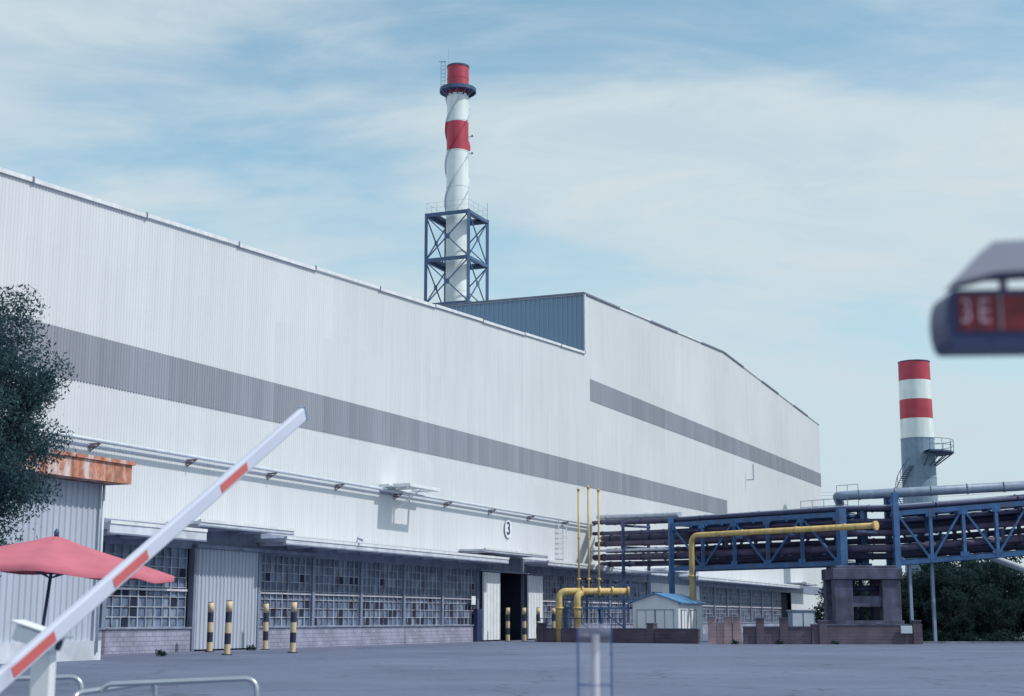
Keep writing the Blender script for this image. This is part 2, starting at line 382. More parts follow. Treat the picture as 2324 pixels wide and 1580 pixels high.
stripe(tall, SB+.01, SM, zt(SB), zt(SM), zb(SB), zb(SM))
stripe(tall, 125, 230, 22.75, 23.5, 20.8, 21.5)
def lintel(parent, s0, s1):
    w = MB(); w.fb(s0, s1, Q0-.07, Q0+.3, 5.1, ZC+.02); w.make('lintel', 'lintel', parent)
lintel(low, S0, SB); lintel(tall, SB+.01, SE)
def window(parent, s0, s1, zb_=1.2, zt_=5.1):
    e = empty('window', F(s0, Q0, zb_), parent=parent)
    L = s1-s0; H = zt_-zb_
    p = MB(); p.fb(s0+.12, s1-.12, Q0+.12, Q0+.16, zb_, zt_); p.make('glass_pane', 'pane', e)
    f = MB(); nc = round((L-.3)/.62)
    for i in range(nc+1):
        x = s0+.15+i*(L-.3)/nc
        wd = .035 if i % 4 else .07
        f.fb(x-wd/2, x+wd/2, Q0+.03, Q0+.10, zb_, zt_)
    for k in range(9):
        z = zb_+k*H/8
        f.fb(s0+.12, s1-.12, Q0+.04, Q0+.09, z-.02, z+.02)
    f.fb(s0+.1, s1-.1, Q0-.02, Q0+.03, zb_+1.76, zb_+1.86, 1)
    f.make('window_frame', ['bar', 'barlight'], e)
    h = MB(); cells = set()
    for _ in range(random.randint(5, 12)):
        i = random.randint(0, nc-1); k = random.choice((0, 0, 0, 1, 1, 1, 2, 2, 3, 5))
        if (i, k) in cells: continue
        cells.add((i, k)); cw = (L-.3)/nc; h.fb(s0+.15+i*cw+.03, s0+.15+(i+1)*cw-.03, Q0+.10, Q0+.118, zb_+k*H/8+.03, zb_+(k+1)*H/8-.03)
    h.make('broken_pane', 'dark', e)['kind'] = 'stuff'
    m_ = MB(); m_.fb(s0-.14, s0+.14, Q0-.12, Q0+.2, 1.2, 5.1); m_.make('mullion', 'lintel', e)
    b = MB(); b.fb(s0-.14, s1+.14, Q0-.16, Q0+.2, 0, 1.12); b.fb(s0-.16, s1+.14, Q0-.24, Q0+.2, 1.12, 1.2, 1)
    b.make('sill_wall', ['brickpale', 'lintel'], e)
def windows(parent, s0, s1, k):
    for i in range(k): window(parent, s0+(s1-s0)*i/k, s0+(s1-s0)*(i+1)/k)
windows(low, 50.8, 64.4, 2); windows(low, 70.9, 100.2, 5); windows(low, 112.4, 123.5, 2)
windows(tall, 123.9, 141, 3); windows(tall, 160, 200, 7)
w = MB(); w.corr(F(64.7, Q0-.18, 0), d, OUT, 5.9, lambda x: .08, lambda x: 5.15, pitch=.34, dep=.07)
w.make('sliding_door', 'doorclad', low, label='closed corrugated sliding door greyed as if in shade')
for a in ((64.5, 64.72, Q0-.25, Q0+.1, 0, 5.2), (70.58, 70.74, Q0-.25, Q0+.1, 0, 5.2)):
    w = MB(); w.fb(*a); w.make('door_jamb', 'lintel', low)
w = MB(); w.fb(64.5, 77, Q0-.42, Q0-.26, 5.16, 5.34); w.make('door_rail', 'lintel', low)
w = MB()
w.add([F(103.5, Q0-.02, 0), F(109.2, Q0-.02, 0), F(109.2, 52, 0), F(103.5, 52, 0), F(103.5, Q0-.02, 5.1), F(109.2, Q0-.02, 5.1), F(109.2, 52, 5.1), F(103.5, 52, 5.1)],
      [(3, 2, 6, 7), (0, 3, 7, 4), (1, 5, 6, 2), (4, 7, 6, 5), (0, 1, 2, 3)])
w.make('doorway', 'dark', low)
for s0, s1 in ((100.55, 103.55), (109.15, 112.2)):
    w = MB(); w.fb(s0, s1, Q0-.42, Q0-.32, .1, 4.95)
    for k in range(6): w.fb(s0+.02+k*(s1-s0-.1)/5, s0+.08+k*(s1-s0-.1)/5, Q0-.46, Q0-.42, .1, 4.95)
    w.make('sliding_door', 'white', low, label='tall white sliding door leaf')
for a in ((100.3, 103.5, Q0-.05, Q0+.2, 0, 5.1), (109.2, 112.3, Q0-.05, Q0+.2, 0, 5.1)):
    w = MB(); w.fb(*a); w.make('door_jamb', 'lintel', low)
w = MB(); w.fb(100, 112.6, Q0-.5, Q0-.2, 5.0, 5.12); w.make('door_rail', 'lintel', low)
for s0, L in ((141.1, 18.8), (206, 24)):
    w = MB(); w.corr(F(s0, Q0, 0), d, OUT, L, lambda x: 0, lambda x: 5.1); w.make('lower_wall', 'clad', tall)
for a in ((200.2, 206, Q0+.5, Q0+.6, 0, 5.1), (142.5, 145.8, Q0-.1, Q0-.05, 0, 4.2)):
    w = MB(); w.fb(*a); w.make('doorway', 'dark', tall)
def canopy(parent, s0, s1, zt_, th, q=42.4):
    w = MB()
    w.fb(s0, s1, q+.12, Q0-.08, zt_-th*.62, zt_-.06)
    w.fb(s0-.04, s1+.04, q, q+.12, zt_-th, zt_)
    w.fb(s0-.04, s1+.04, q-.05, q+.02, zt_-.12, zt_+.03, 1)
    w.fb(s0-.04, s1+.04, q-.03, q+.0, zt_-th, zt_-th+.07, 2)
    x = s0+.4
    while x < s1-.3:
        w.fb(x, x+.16, q+.14, Q0-.1, zt_-th*1.05, zt_-th*.64); x += 2.9
    w.make('canopy', ['canopy', 'trim', 'lintel'], parent)
canopy(low, 55.2, 62.7, 5.92, .58); canopy(low, 62.2, 71.0, 6.40, .34); canopy(low, 70.3, 101.2, 5.95, .42)
canopy(low, 97, 109, 6.5, .30); canopy(low, 109.2, 123.6, 6.05, .4)
canopy(tall, 123.8, 141, 6.05, .4); canopy(tall, 140.5, 152, 6.5, .34); canopy(tall, 152, 204, 6.0, .42); canopy(tall, 204, 214, 6.5, .34)
w = MB(); w.tube([F(s, 44.0, 9.68) for s in (46, 70, 100, 124.5)], .10, 10); w.make('wall_pipe', 'pipewhite', low)
w = MB(); w.fb(46, 124.2, Q0-.09, Q0-.06, 9.46, 9.53); w.make('cable_tray', 'pipegrey', low)
w = MB(); w.beam(F(0, 43.86, 9.54), F(0, 44.5, 9.54), .08, .08); w.beam(F(0, 43.95, 9.5), F(0, 44.46, 9.22), .05, .05); w.fb(-.12, .12, 44.2, 44.46, 9.36, 9.46)
br = w.make('pipe_bracket', 'rustdark', low)
br.location = V(br.location) + d*56.1
for k in range(1, 9):
    c = br.copy(); COL.objects.link(c); c.location = V(br.location) + d*7.7*k
w = MB()
for q in (42.4, 44.4): w.beam(F(85, q, 9.95), F(89.2, q, 9.95), .24, .2)
for s in (85, 87.1, 89.2): w.beam(F(s, 42.3, 9.95), F(s, 44.45, 9.95), .24, .2)
w.fb(85, 86.9, 42.5, 44.3, 9.98, 10.03); w.beam(F(84.3, 43.6, 9.95), F(90.3, 43.6, 9.95), .2, .1)
w.beam(F(87.1, 42.5, 9.9), F(87.1, 44.45, 8.6), .07, .07)
w.make('hoist_frame', 'white', low, label='white steel frame projecting flat from the wall')
def text(name, body, size, mat, parent, mtx, ext=.01, bold=0.):
    cu = bpy.data.curves.new(name, 'FONT'); cu.body = body; cu.size = size; cu.extrude = ext; cu.offset = bold
    cu.align_x = 'CENTER'; cu.align_y = 'CENTER'
    tmp = bpy.data.objects.new('tmp', cu); COL.objects.link(tmp)
    dg = bpy.context.evaluated_depsgraph_get(); dg.update()
    me = bpy.data.meshes.new_from_object(tmp.evaluated_get(dg)); bpy.data.objects.remove(tmp)
    me.transform(mtx); me.materials.clear(); me.materials.append(M[mat])
    o = bpy.data.objects.new(name, me); COL.objects.link(o)
    if parent is not None: o.parent = parent
    return o
def fmat(s, q, z, parent):
    m = Matrix.Identity(4)
    for i in range(3): m[i][0] = d[i]; m[i][1] = UP[i]; m[i][2] = OUT[i]
    p = F(s, q, z) - parent_base(parent)
    for i in range(3): m[i][3] = p[i]
    return m
bd = empty('number_sign', F(105.9, Q0-.06, 8.34), parent=low)
bd['label'] = 'white oval badge with bold number 3'
w = MB(); c = F(105.9, Q0-.06, 8.34)
def oval(w, c, ra, rb, q, m):
    K_ = 32; vs = [c+OUT*qq+d*(ra*math.cos(2*math.pi*i/K_))+UP*(rb*math.sin(2*math.pi*i/K_)) for qq in (q, q+.02) for i in range(K_)]
    w.add(vs, [tuple(range(K_))[::-1], tuple(range(K_, 2*K_))]+[(i, (i+1) % K_, (i+1) % K_+K_, i+K_) for i in range(K_)], m)
oval(w, c, .70, .72, .02, 1); oval(w, c, .67, .69, .045, 0)
w.make('badge_plate', ['white', 'pipegrey'], bd)
text('numeral', '3', 1.35, 'casing', bd, fmat(105.9, Q0-.06-.075, 8.34, bd) @ Matrix.Diagonal((1.15, 1, 1, 1)), .004, .03)
w = MB()
for s in (116.2, 118.0): w.beam(F(s, Q0-.3, 6.5), F(s, Q0-.3, 9.6), .07, .07)
for k in range(7): w.beam(F(116.2, Q0-.3, 6.8+k*.42), F(118.0, Q0-.3, 6.8+k*.42), .05, .05)
w.make('wall_ladder', 'trim', low)
w = MB(); w.fb(98.7, 99.4, Q0-.3, Q0-.26, 2.6, 3.2); w.make('notice_plate', 'white', low)
w = MB(); w.fb(99.3, 100.1, Q0-.5, Q0-.2, 0, 2.3); w.make('electric_cabinet', 'casing', low)
w = MB(); w.beam(F(182, Q0-.1, 18.5), F(182, Q0-1, 18.5), .1, .1); w.beam(F(182, Q0-1, 18.5), F(182, Q0-1, 20.4), .1, .1)
w.make('wall_vent', 'pipegrey', tall)
w = MB(); w.beam(F(78.2, 42.5, 5.95), F(78.2, 42.3, 6.25), .05, .05); w.tube([F(78.2, 42.4, 6.3), F(78.4, 42.1, 6.18)], [.07, .13], 12)
w.make('flood_lamp', 'canopy', low)

ann = empty('annex_building', F(50, 38.6, 0), 'low corrugated annex with rusty concrete eave', 'annex building')
w = MB(); w.corr(F(20, 38.6, 0), d, OUT, 29.6, lambda x: .75, lambda x: 6.95, pitch=.34, dep=.05)
w.add([F(49.6, 38.6, .75), F(49.6, 44.3, .75), F(49.6, 44.3, 6.95), F(49.6, 38.6, 6.95), F(20, 44.3, 6.95), F(20, 38.6, 6.95)], [(0, 1, 2, 3), (3, 2, 4, 5)])
w.make('wall', 'doorclad', ann)
w = MB(); w.fb(20, 49.75, 38.4, 44.3, 0, .75); w.make('plinth', 'canopy', ann)
w = MB(); w.fb(30, 50.3, 37.7, 44.3, 6.98, 7.75); w.fb(29.9, 50.4, 37.6, 44.3, 7.75, 7.9)
w.make('eave', 'rust', ann, label='rust stained eave slab with peeling paint')
w = MB(); w.tube([F(49.4, 38.35, .3), F(49.4, 38.35, 6.9)], .06, 8); w.make('downpipe', 'pipewhite', ann)

# ------------------------------------------------------------ tall chimney
CC = V((-5.5, 145.3, 0))
ch = empty('smokestack', CC+UP*30.6, 'tall red and white banded smokestack with spiral strakes', 'chimney')
def ring(w, c, za, zb_, r0, r1, m, seg=40, caps=False): w.tube([c+UP*za, c+UP*zb_], [r0, r1], seg, m, caps)
w = MB()
for za, zb_, m_ in ((30.6, 48.0, 0), (48.0, 51.0, 1), (51.0, 53.95, 0), (53.95, 57.0, 1)): ring(w, CC, za, zb_, 1.1, 1.1, m_)
for z in (33.5, 36.9, 40.3, 44.2, 47.9, 51.1, 55.6): ring(w, CC, z, z+.09, 1.125, 1.125, 1 if z > 54 or 48 < z < 51 else 0)
ring(w, CC, 56.88, 57.05, 1.16, 1.16, 2); w.tube([CC+UP*56.9, CC+UP*56.95], 1.05, 30, 2)
w.make('shaft', ['stackwhite', 'stackred', 'navy'], ch)
for k in range(3):
    w = MB(); vs = []; N = 110
    for i in range(N+1):
        z = 41.8 + (53.9-41.8)*i/N; a = 2*math.pi*(k/3 + (z-41.8)/11.5) + .6
        dr_ = V((math.cos(a), math.sin(a), 0))
        for (r, dz) in ((1.09, -.04), (1.30, -.04), (1.30, .04), (1.09, .04)): vs.append(CC + dr_*r + UP*(z+dz))
    for i in range(N):
        z = 41.8 + (53.9-41.8)*(i+.5)/N; m_ = 1 if 48 < z < 51 else 0
        for j in range(4):
            j2 = (j+1) % 4; w.add([vs[4*i+j], vs[4*i+j2], vs[4*i+4+j2], vs[4*i+4+j]], [(0, 1, 2, 3)], m_)
    w.make('spiral_strake', ['pipewhite', 'stackred'], ch)
def ring_platform(c, z, r_in, r_out, a0, a1, seg=36, rail=1.0, th=.12, brk=True):
    w = MB(); st = [a0+(a1-a0)*i/seg for i in range(seg+1)]
    for i in range(seg):
        p = []
        for zz in (z, z+th):
            for a, r in ((st[i], r_in), (st[i], r_out), (st[i+1], r_out), (st[i+1], r_in)):
                p.append(c+V((math.cos(a)*r, math.sin(a)*r, zz)))
        w.add(p, [(3, 2, 1, 0), (4, 5, 6, 7), (1, 2, 6, 5), (0, 4, 7, 3)])
    for hh in (rail, rail*.5):
        if rail: w.tube([c+V((math.cos(a)*r_out, math.sin(a)*r_out, z+th+hh)) for a in st], .035, 6)
    k = max(3, int(seg/3))
    for i in range(k+1):
        a = a0+(a1-a0)*i/k; q = V((math.cos(a), math.sin(a), 0))
        if rail: w.beam(c+q*r_out+UP*z, c+q*r_out+UP*(z+th+rail), .05, .05)
        if brk: w.beam(c+q*(r_out-.1)+UP*z, c+q*r_in+UP*(z-.7*(r_out-r_in)), .12, .12)
    return w
w = ring_platform(CC, 54.3, 1.12, 1.85, 0, 2*math.pi, rail=.0, th=.28); ring(w, CC, 54.25, 54.62, 1.86, 1.86, 0)
w.make('platform', 'navy', ch)
w = MB()
LX = CC + V((-1.5, -.6, 0))
for o in (-.2, .2): w.beam(LX+V((o, 0, 54.6)), LX+V((o, 0, 57.4)), .035, .035)
for k in range(7): w.beam(LX+V((-.2, 0, 54.9+k*.4)), LX+V((.2, 0, 54.9+k*.4)), .03, .03)
w.beam(LX+V((-.45, 0, 57.35)), LX+V((.3, 0, 57.35)), .035, .035); w.beam(CC+V((-1.0, 0, 57)), CC+V((-1.0, 0, 59.0)), .014, .014)
w.make('ladder', 'navy', ch)
for z in (49.5, 47.7):
    w = MB(); w.beam(CC+V((1.05, -.2, z)), CC+V((1.6, -.3, z)), .05, .05); w.wb(CC.x+1.4, CC.x+1.55, CC.y-.4, CC.y-.2, z, z+.16)
    w.make('warning_lamp', 'navy', ch)
A = 2.3
cor = [CC-d*A-n*A, CC+d*A-n*A, CC+d*A+n*A, CC-d*A+n*A]
tw = empty('steel_tower', CC+UP*30.5, 'dark blue steel lattice tower around the smokestack base', 'lattice tower')
for c in cor:
    w = MB(); w.beam(c+UP*30.5, c+UP*41.2, .28, .28); w.make('leg', 'towerblue', tw)
for z in (31.9, 36.4, 41.0):
    w = MB()
    for i in range(4): w.beam(cor[i]+UP*z, cor[(i+1) % 4]+UP*z, .24, .3)
    w.make('ring_beam', 'towerblue', tw)
w = MB()
for z0_, z1_ in ((31.9, 36.4), (36.4, 41.0)):
    for i in range(4):
        a_, b2 = cor[i], cor[(i+1) % 4]
        w.beam(a_+UP*(z0_+.1), b2+UP*(z1_-.1), .1, .1); w.beam(b2+UP*(z0_+.1), a_+UP*(z1_-.1), .1, .1)
        mid = (a_+b2)/2+UP*((z0_+z1_)/2); t = (b2-a_).normalized()
        w.par(mid-t*.25-UP*.25+t.cross(UP)*-.06, t*.5, UP*.5, t.cross(UP)*.12)
w.make('cross_brace', 'towerblue', tw)
for z in (36.55, 41.16):
    w = MB()
    for i in range(4):
        a_, b2 = cor[i], cor[(i+1) % 4]; inn = (CC-(a_+b2)/2).normalized()
        w.par(a_+UP*z, b2-a_, inn*.9, UP*.06)
    w.make('walkway', 'navy', tw)
w = MB()
for i in range(4):
    a_, b2 = cor[i], cor[(i+1) % 4]
    for hh in (.55, 1.05): w.beam(a_+UP*(41.2+hh), b2+UP*(41.2+hh), .014, .014)
    for k in range(4): p = a_+(b2-a_)*k/4; w.beam(p+UP*41.2, p+UP*42.25, .018, .018)
w.beam(cor[1]+UP*41.2, cor[1]+UP*43.0, .04, .04)
w.make('handrail', 'pipegrey', tw)

# ------------------------------------------------------------ second stack
C2 = V((54.4, 200, 0))
c2 = empty('smokestack', C2, 'short red and white smokestack with grey base and side platform', 'chimney')
w = MB()
rr = lambda z: 2.07+(35.8-z)*.011
for za, zb_, m_ in ((0, 25.3, 2), (25.3, 28.0, 0), (28.0, 30.6, 1), (30.6, 33.2, 0), (33.2, 35.8, 1)): ring(w, C2, za, zb_, rr(za), rr(zb_), m_)
for z in (8, 12, 16, 20, 25.25): ring(w, C2, z, z+.15, rr(z)+.04, rr(z)+.04, 2)
w.tube([C2+UP*35.7, C2+UP*35.85], 2.12, 36, 3)
w.make('shaft', ['stackwhite', 'stackred', 'stackgrey', 'navy'], c2)
w = ring_platform(C2, 23.3, 2.2, 4.6, -1.5, .9, 18, 1.5, .22); w.make('platform', 'navy', c2)
w = MB()
for i in range(30):
    a = -2.2 - i*.085; q = V((math.cos(a), math.sin(a), 0)); z = 21.5 - i*.26
    w.beam(C2+q*2.2+UP*z, C2+q*3.1+UP*z, .35, .06)
    if i % 3 == 0: w.beam(C2+q*3.1+UP*z, C2+q*3.1+UP*(z+1.1), .05, .05)
for o in (0, 1.1):
    w.tube([C2+V((math.cos(-2.2-i*.085)*3.1, math.sin(-2.2-i*.085)*3.1, 21.5-i*.26+o)) for i in range(31)], .05, 6)
w.make('spiral_stair', 'navy', c2)

# ------------------------------------------------------------ pipe bridge
RA, RB, RC, RD, RE = V((6.9, 131.8, 0)), V((12.1, 114, 0)), V((22.2, 102.6, 0)), V((26.0, 101.6, 0)), V((37.0, 101.2, 0))
RISE = .85
def truss(p0, p1, zb_, zt_, wd, bays, label, rise=0):
    e = empty('pipe_bridge', p0+UP*zb_, label, 'pipe bridge')
    t = (p1-p0).normalized(); r = V((-t.y, t.x, 0))
    if r.y < 0: r = -r
    L = (p1-p0).length; T = t*L+UP*rise
    for nm, off in (('side_truss', V((0, 0, 0))), ('side_truss', r*wd)):
        w = MB()
        for z in (zb_, zt_): w.beam(p0+off+UP*z, p0+T+off+UP*z, .2, .3)
        for i in range(bays+1):
            p = p0+off+T*(i/bays); w.beam(p+UP*zb_, p+UP*zt_, .22, .22)
            if i < bays:
                p2 = p0+off+T*((i+1)/bays)
                if i % 2: w.beam(p+UP*zb_, p2+UP*zt_, .14, .14)
                else: w.beam(p+UP*zt_, p2+UP*zb_, .14, .14)
            w.par(p-t*.3+UP*(zb_+.1)-r*.12, t*.6, UP*.3, r*.02); w.par(p-t*.3+UP*(zt_-.4)-r*.12, t*.6, UP*.3, r*.02)
        w.make(nm, 'blue', e)
    w = MB()
    for i in range(bays*2+1):
        p = p0+T*(i/bays/2)
        for z in (zb_, zt_): w.beam(p+UP*z, p+r*wd+UP*z, .14, .16)
    w.make('cross_beam', 'blue', e)
    for z in (zb_+.18, zt_+.16):
        w = MB(); w.par(p0+r*.15+UP*z, T, r*(wd*.8), UP*.05); w.make('deck', 'navy', e)
    for z, h in ((zb_+1.9, .6), (zb_+.5, .5)):
        w = MB(); w.par(p0+r*(wd+.12)+UP*z, T, r*.06, UP*h); w.make('cable_tray', 'pipedark', e)
    # irregular hangers, junction boxes and short branches inside
    w = MB(); rs = random.Random(int(L*10))
    for _ in range(12):
        f = rs.uniform(.03, .97); p = p0+T*f+r*rs.uniform(.3, 2.2); h0 = rs.uniform(.3, 2.2); hh = rs.uniform(.4, 1.2)
        w.beam(p+UP*(zb_+h0), p+UP*(zb_+h0+hh), rs.uniform(.08, .3), rs.uniform(.08, .3))
    w.make('pipe_hanger', 'navy', e)['kind'] = 'stuff'
    return e, t, r
e1, t1, r1 = truss(RB, RC, 5.3, 8.6, 2.4, 5, 'blue steel truss bridge carrying pipes beside the hall')
e2, t2, r2 = truss(RD, RE, 5.3, 8.6, 2.4, 5, 'blue steel truss bridge carrying pipes past the trees', RISE)
for p in (RB, RB+r1*2.4):
    w = MB(); w.beam(p+UP*0-t1*.1, p+UP*9.2-t1*.1, .35, .35); w.make('column', 'blue', e1)
w = MB(); w.beam(RB+UP*3.2, RB+r1*2.4+UP*3.2, .2, .2); w.beam(RB+UP*.3, RB+r1*2.4+UP*3.1, .12, .12); w.make('column_brace', 'blue', e1)
for p in (RC+t1*.3, RC+t1*.3+r1*2.4):
    w = MB(); w.beam(p+UP*4.9, p+UP*9.0, .6, .5); w.make('column', 'blue', e1)
for p in (RD-t2*.1, RD-t2*.1+r2*2.4):
    w = MB(); w.beam(p+UP*4.9, p+UP*10.0, .3, .4); w.make('column', 'blue', e2)
w = MB(); w.beam(RD+UP*9.6, RD+r2*2.4+UP*9.6, .2, .25); w.make('pipe_rest', 'blue', e2)
for x, y in ((26.75, 101.9), (28.4, 102.4), (37.0, 102.2)):
    w = MB(); w.beam(V((x, y, 0)), V((x, y, 5.3)), .2, .2); w.wb(x-.25, x+.25, y-.25, y+.25, .02, .12); w.make('leg', 'pipegrey', e2)
w = MB()
for hh in (9.35, 9.8): w.beam(RC-t1*4+r1*1.2+UP*hh, RC+r1*1.2+UP*hh, .035, .035)
for k in range(5): p = RC-t1*(4-k)+r1*1.2; w.beam(p+UP*8.6, p+UP*9.8, .035, .035)
for hh in (10.3, 10.8): w.beam(RC-t1*1.6+r1*2.2+UP*hh, RC+t1*.2+r1*2.2+UP*hh, .035, .035)
for k in (0, 1, 2): p = RC-t1*(1.6-k*.9)+r1*2.2; w.beam(p+UP*8.6, p+UP*10.8, .035, .035)
w.make('handrail', 'pipegrey', e1)
pr = empty('concrete_pier', V((23.9, 102.8, 0)), 'weathered dark grey concrete portal pier supporting the pipe bridges', 'bridge pier')
for x in (22.1, 25.3):
    for y in (101.6, 104.3):
        w = MB(); w.wb(x-.62, x+.62, y-.45, y+.45, 0, 4.2); bevel(w.make('pier_column', 'darkconcrete', pr), .05)
w = MB(); w.wb(21.4, 26.05, 101.0, 104.8, 4.2, 4.95); w.wb(21.7, 25.8, 101.25, 104.6, 4.95, 5.12); bevel(w.make('cap_beam', 'darkconcrete', pr), .04)
for a in ((22.6, 24.8, 101.4, 101.8, 2.4, 3.1), (22.6, 24.8, 104.1, 104.5, 2.4, 3.1)):
    w = MB(); w.wb(*a); w.make('tie_beam', 'darkconcrete', pr)
w = MB(); w.wb(21.5, 26.0, 100.9, 104.9, 0, 1.5); w.make('footing', 'darkconcrete', pr)
w = MB()
for x in (23.1, 23.6, 24.3): w.tube([V((x, 102.6, 1.3)), V((x, 102.6, 5.3))], .13, 10)
w.tube([V((22.6, 102.4, 3.6)), V((24.8, 102.4, 3.6))], .18, 10)
w.make('riser_pipes', 'pipedark', pr)
def pipe(z, a, rad, mat, label, pts='ABCDE', seg=10):
    mp = {'A': RA, 'B': RB, 'C': RC, 'D': RD, 'E': RE}
    rr_ = {'A': r1, 'B': r1, 'C': r1, 'D': r2, 'E': r2}
    P = [mp[c]+rr_[c]*a+UP*(z+(.12*(z-1.6) if c == 'A' else RISE if c == 'E' else 0)) for c in pts]
    w = MB(); w.tube(P, rad, seg)
    for i in range(len(P)-1):
        k = max(1, int((P[i+1]-P[i]).length/4))
        for j in range(1, k+1):
            q = P[i]+(P[i+1]-P[i])*(j-.5)/k; t = (P[i+1]-P[i]).normalized()
            w.tube([q-t*.06, q+t*.06], rad*1.22, seg)
    w.make('pipe', mat, base=P[0], label=label, cat='pipe', group='pipes on the pipe bridge')
pipe(9.0, .3, .16, 'pipedark', 'dark steel pipe running along the bridge top')
pipe(9.08, 1.0, .2, 'pipegrey', 'grey steel pipe running along the bridge top')
pipe(9.0, 1.9, .15, 'pipedark', 'dark steel pipe running along the bridge top')
pipe(8.15, .35, .16, 'pipedark', 'dark pipe high inside the truss')
pipe(7.35, .7, .22, 'pipebrown', 'brown insulated pipe inside the truss')
pipe(7.8, 1.5, .28, 'pipedark', 'dark pipe inside the truss')
pipe(6.85, 2.0, .2, 'pipedark', 'dark pipe inside the truss')
pipe(6.3, .5, .27, 'pipebrown', 'thick brown pipe inside the truss')
pipe(5.8, 1.3, .22, 'pipedark', 'dark pipe low inside the truss')
pipe(5.8, 2.0, .15, 'pipewhite', 'silver clad pipe low inside the truss', 'ABC')
pipe(9.45, .9, .2, 'pipewhite', 'silver clad pipe leading to the hall wall', 'AB')
pipe(5.1, -.1, .1, 'pipewhite', 'thin silver pipe below the truss', 'AB')
pipe(6.8, -.1, .1, 'pipewhite', 'thin silver pipe beside the truss', 'AB')
w = MB(); p = V((9.3, 123.4, 0))
for a in (-.3, 2.7): w.beam(p+r1*a, p+r1*a+UP*9.6, .22, .22)
for z in (5.3, 6.1, 7.35, 9.1): w.beam(p-r1*.5+UP*z, p+r1*2.9+UP*z, .16, .18)
w.make('pipe_trestle', 'navy', base=p, label='dark steel trestle holding pipes near the hall', cat='pipe support')
w = MB(); tb = (V((37.5, 101.8, 10.65))-V((22.9, 104.2, 10.0))).normalized()
P = [V((23.4, 107.2, 9.75))] + arc(V((22.6, 104.3, 10.0)), (-.25, -.96, .05), tb, .5) + [V((37.5, 101.8, 10.65))]
w.tube(P, .33, 16)
for k in range(6):
    c = V((22.6, 104.3, 10.0)).lerp(V((37.5, 101.8, 10.65)), .1+k*.16); w.tube([c-tb*.05, c+tb*.05], .37, 16)
w.make('pipe', 'pipegrey', base=P[0], label='thick grey blue pipe raised above the bridge', cat='pipe', group='pipes on the pipe bridge')
w = MB(); P = [V((29.2, 106.6, 7.4)), V((30.2, 106.3, 7.2)), V((32.0, 105.9, 6.5)), V((34.2, 105.2, 5.5)), V((36.2, 104.6, 4.7)), V((39.5, 104.0, 3.6))]
w.tube(P, .24, 14); w.make('pipe', 'pipewhite', base=P[0], label='white pipe descending behind the bridge by the trees', cat='pipe', group='pipes on the pipe bridge')
w = MB(); tY = V((10.7, -11, 0)).normalized()
P = [V((13.1, 110.2, .0))] + arc(V((13.1, 110.2, 7.6)), (0, 0, 1), tY, .6) + [V((23.9, 99.1, 7.65))]
w.tube(P, .2, 14)
for z in (2.2, 4.6): w.tube([V((13.1, 110.2, z)), V((13.1, 110.2, z+.12))], .28, 14)
e = V((23.9, 99.1, 7.65)); w.tube([e-tY*.05, e+tY*.12], .3, 14)
for f in (.3, .6, .85):
    c = V((13.1, 110.2, 7.6)).lerp(e, f); w.tube([c-tY*.05, c+tY*.05], .24, 14)
w.make('gas_pipe', 'yellow', base=(13.1, 110.2, 0), label='yellow gas pipe rising and turning along the bridge', cat='gas pipe', group='yellow gas pipes')
for f in (.25, .55, .9):
    c = V((13.1, 110.2, 7.35)).lerp(e-UP*.3, f); w = MB(); w.beam(c, c+r1*2.4, .1, .12)
    w.make('pipe_bracket', 'navy', base=c, label='dark steel bracket arm holding the yellow pipe', cat='pipe bracket', group='bracket arms under the yellow pipe')
w = MB()
P = [V((3.3, 106.5, .0))] + arc(V((3.3, 106.5, 3.5)), (0, 0, 1), (1, 0, 0), .5) + [V((8.2, 106.5, 3.5))]
w.tube(P, .24, 14)
P = [V((4.55, 106.0, .0))] + arc(V((4.55, 106.0, 3.35)), (0, 0, 1), (.7, .7, 0), .4)
w.tube(P, .24, 14)
for z in (.9, 2.3):
    for x, y in ((3.3, 106.5), (4.55, 106.0)): w.tube([V((x, y, z)), V((x, y, z+.1))], .33, 14)
for x in (4.9, 6.1, 7.0, 8.1): w.tube([V((x, 106.5, 3.5)), V((x+.12, 106.5, 3.5))], .34, 14)
w.make('gas_pipe', 'yellow', base=(3.3, 106.5, 0), label='thick yellow gas header pipe with two legs', cat='gas pipe', group='yellow gas pipes')
for x, zt_ in ((4.72, 10.6), (5.42, 10.75), (6.14, 10.55)):
    w = MB(); w.tube([V((x, 106.7, 3.6)), V((x, 106.7, zt_))], .07, 8); w.tube([V((x, 106.7, zt_)), V((x, 106.7, zt_+.22))], [.14, .02], 8)
    w.tube([V((x, 106.7, 4.3)), V((x, 106.7, 4.42))], .14, 8); w.tube([V((x, 106.7, 7.2)), V((x, 106.7, 7.3))], .11, 8)
    w.make('vent_pipe', 'yellow', base=(x, 106.7, 3.6), label='slender yellow vent pipe with small cap', cat='vent pipe', group='yellow vent pipes')
vp = empty('valve_platform', (6, 108, 0), 'dark steel valve platform with railings behind the brick wall', 'steel platform')
w = MB()
for x in (3.8, 6.3, 8.9):
    for y in (107.3, 109.3): w.beam(V((x, y, 0)), V((x, y, 2.3)), .14, .14)
w.wb(3.6, 9.1, 107.2, 109.4, 2.3, 2.42); w.beam(V((3.8, 107.3, 2.2)), V((6.3, 107.3, .2)), .08, .08); w.beam(V((6.3, 107.3, 2.2)), V((8.9, 107.3, .2)), .08, .08)
w.make('deck', 'blue', vp)
w = MB()
for hh in (2.95, 3.5, 4.0):
    w.beam(V((3.6, 107.2, hh)), V((9.1, 107.2, hh)), .05, .05); w.beam(V((3.6, 109.4, hh)), V((9.1, 109.4, hh)), .05, .05)
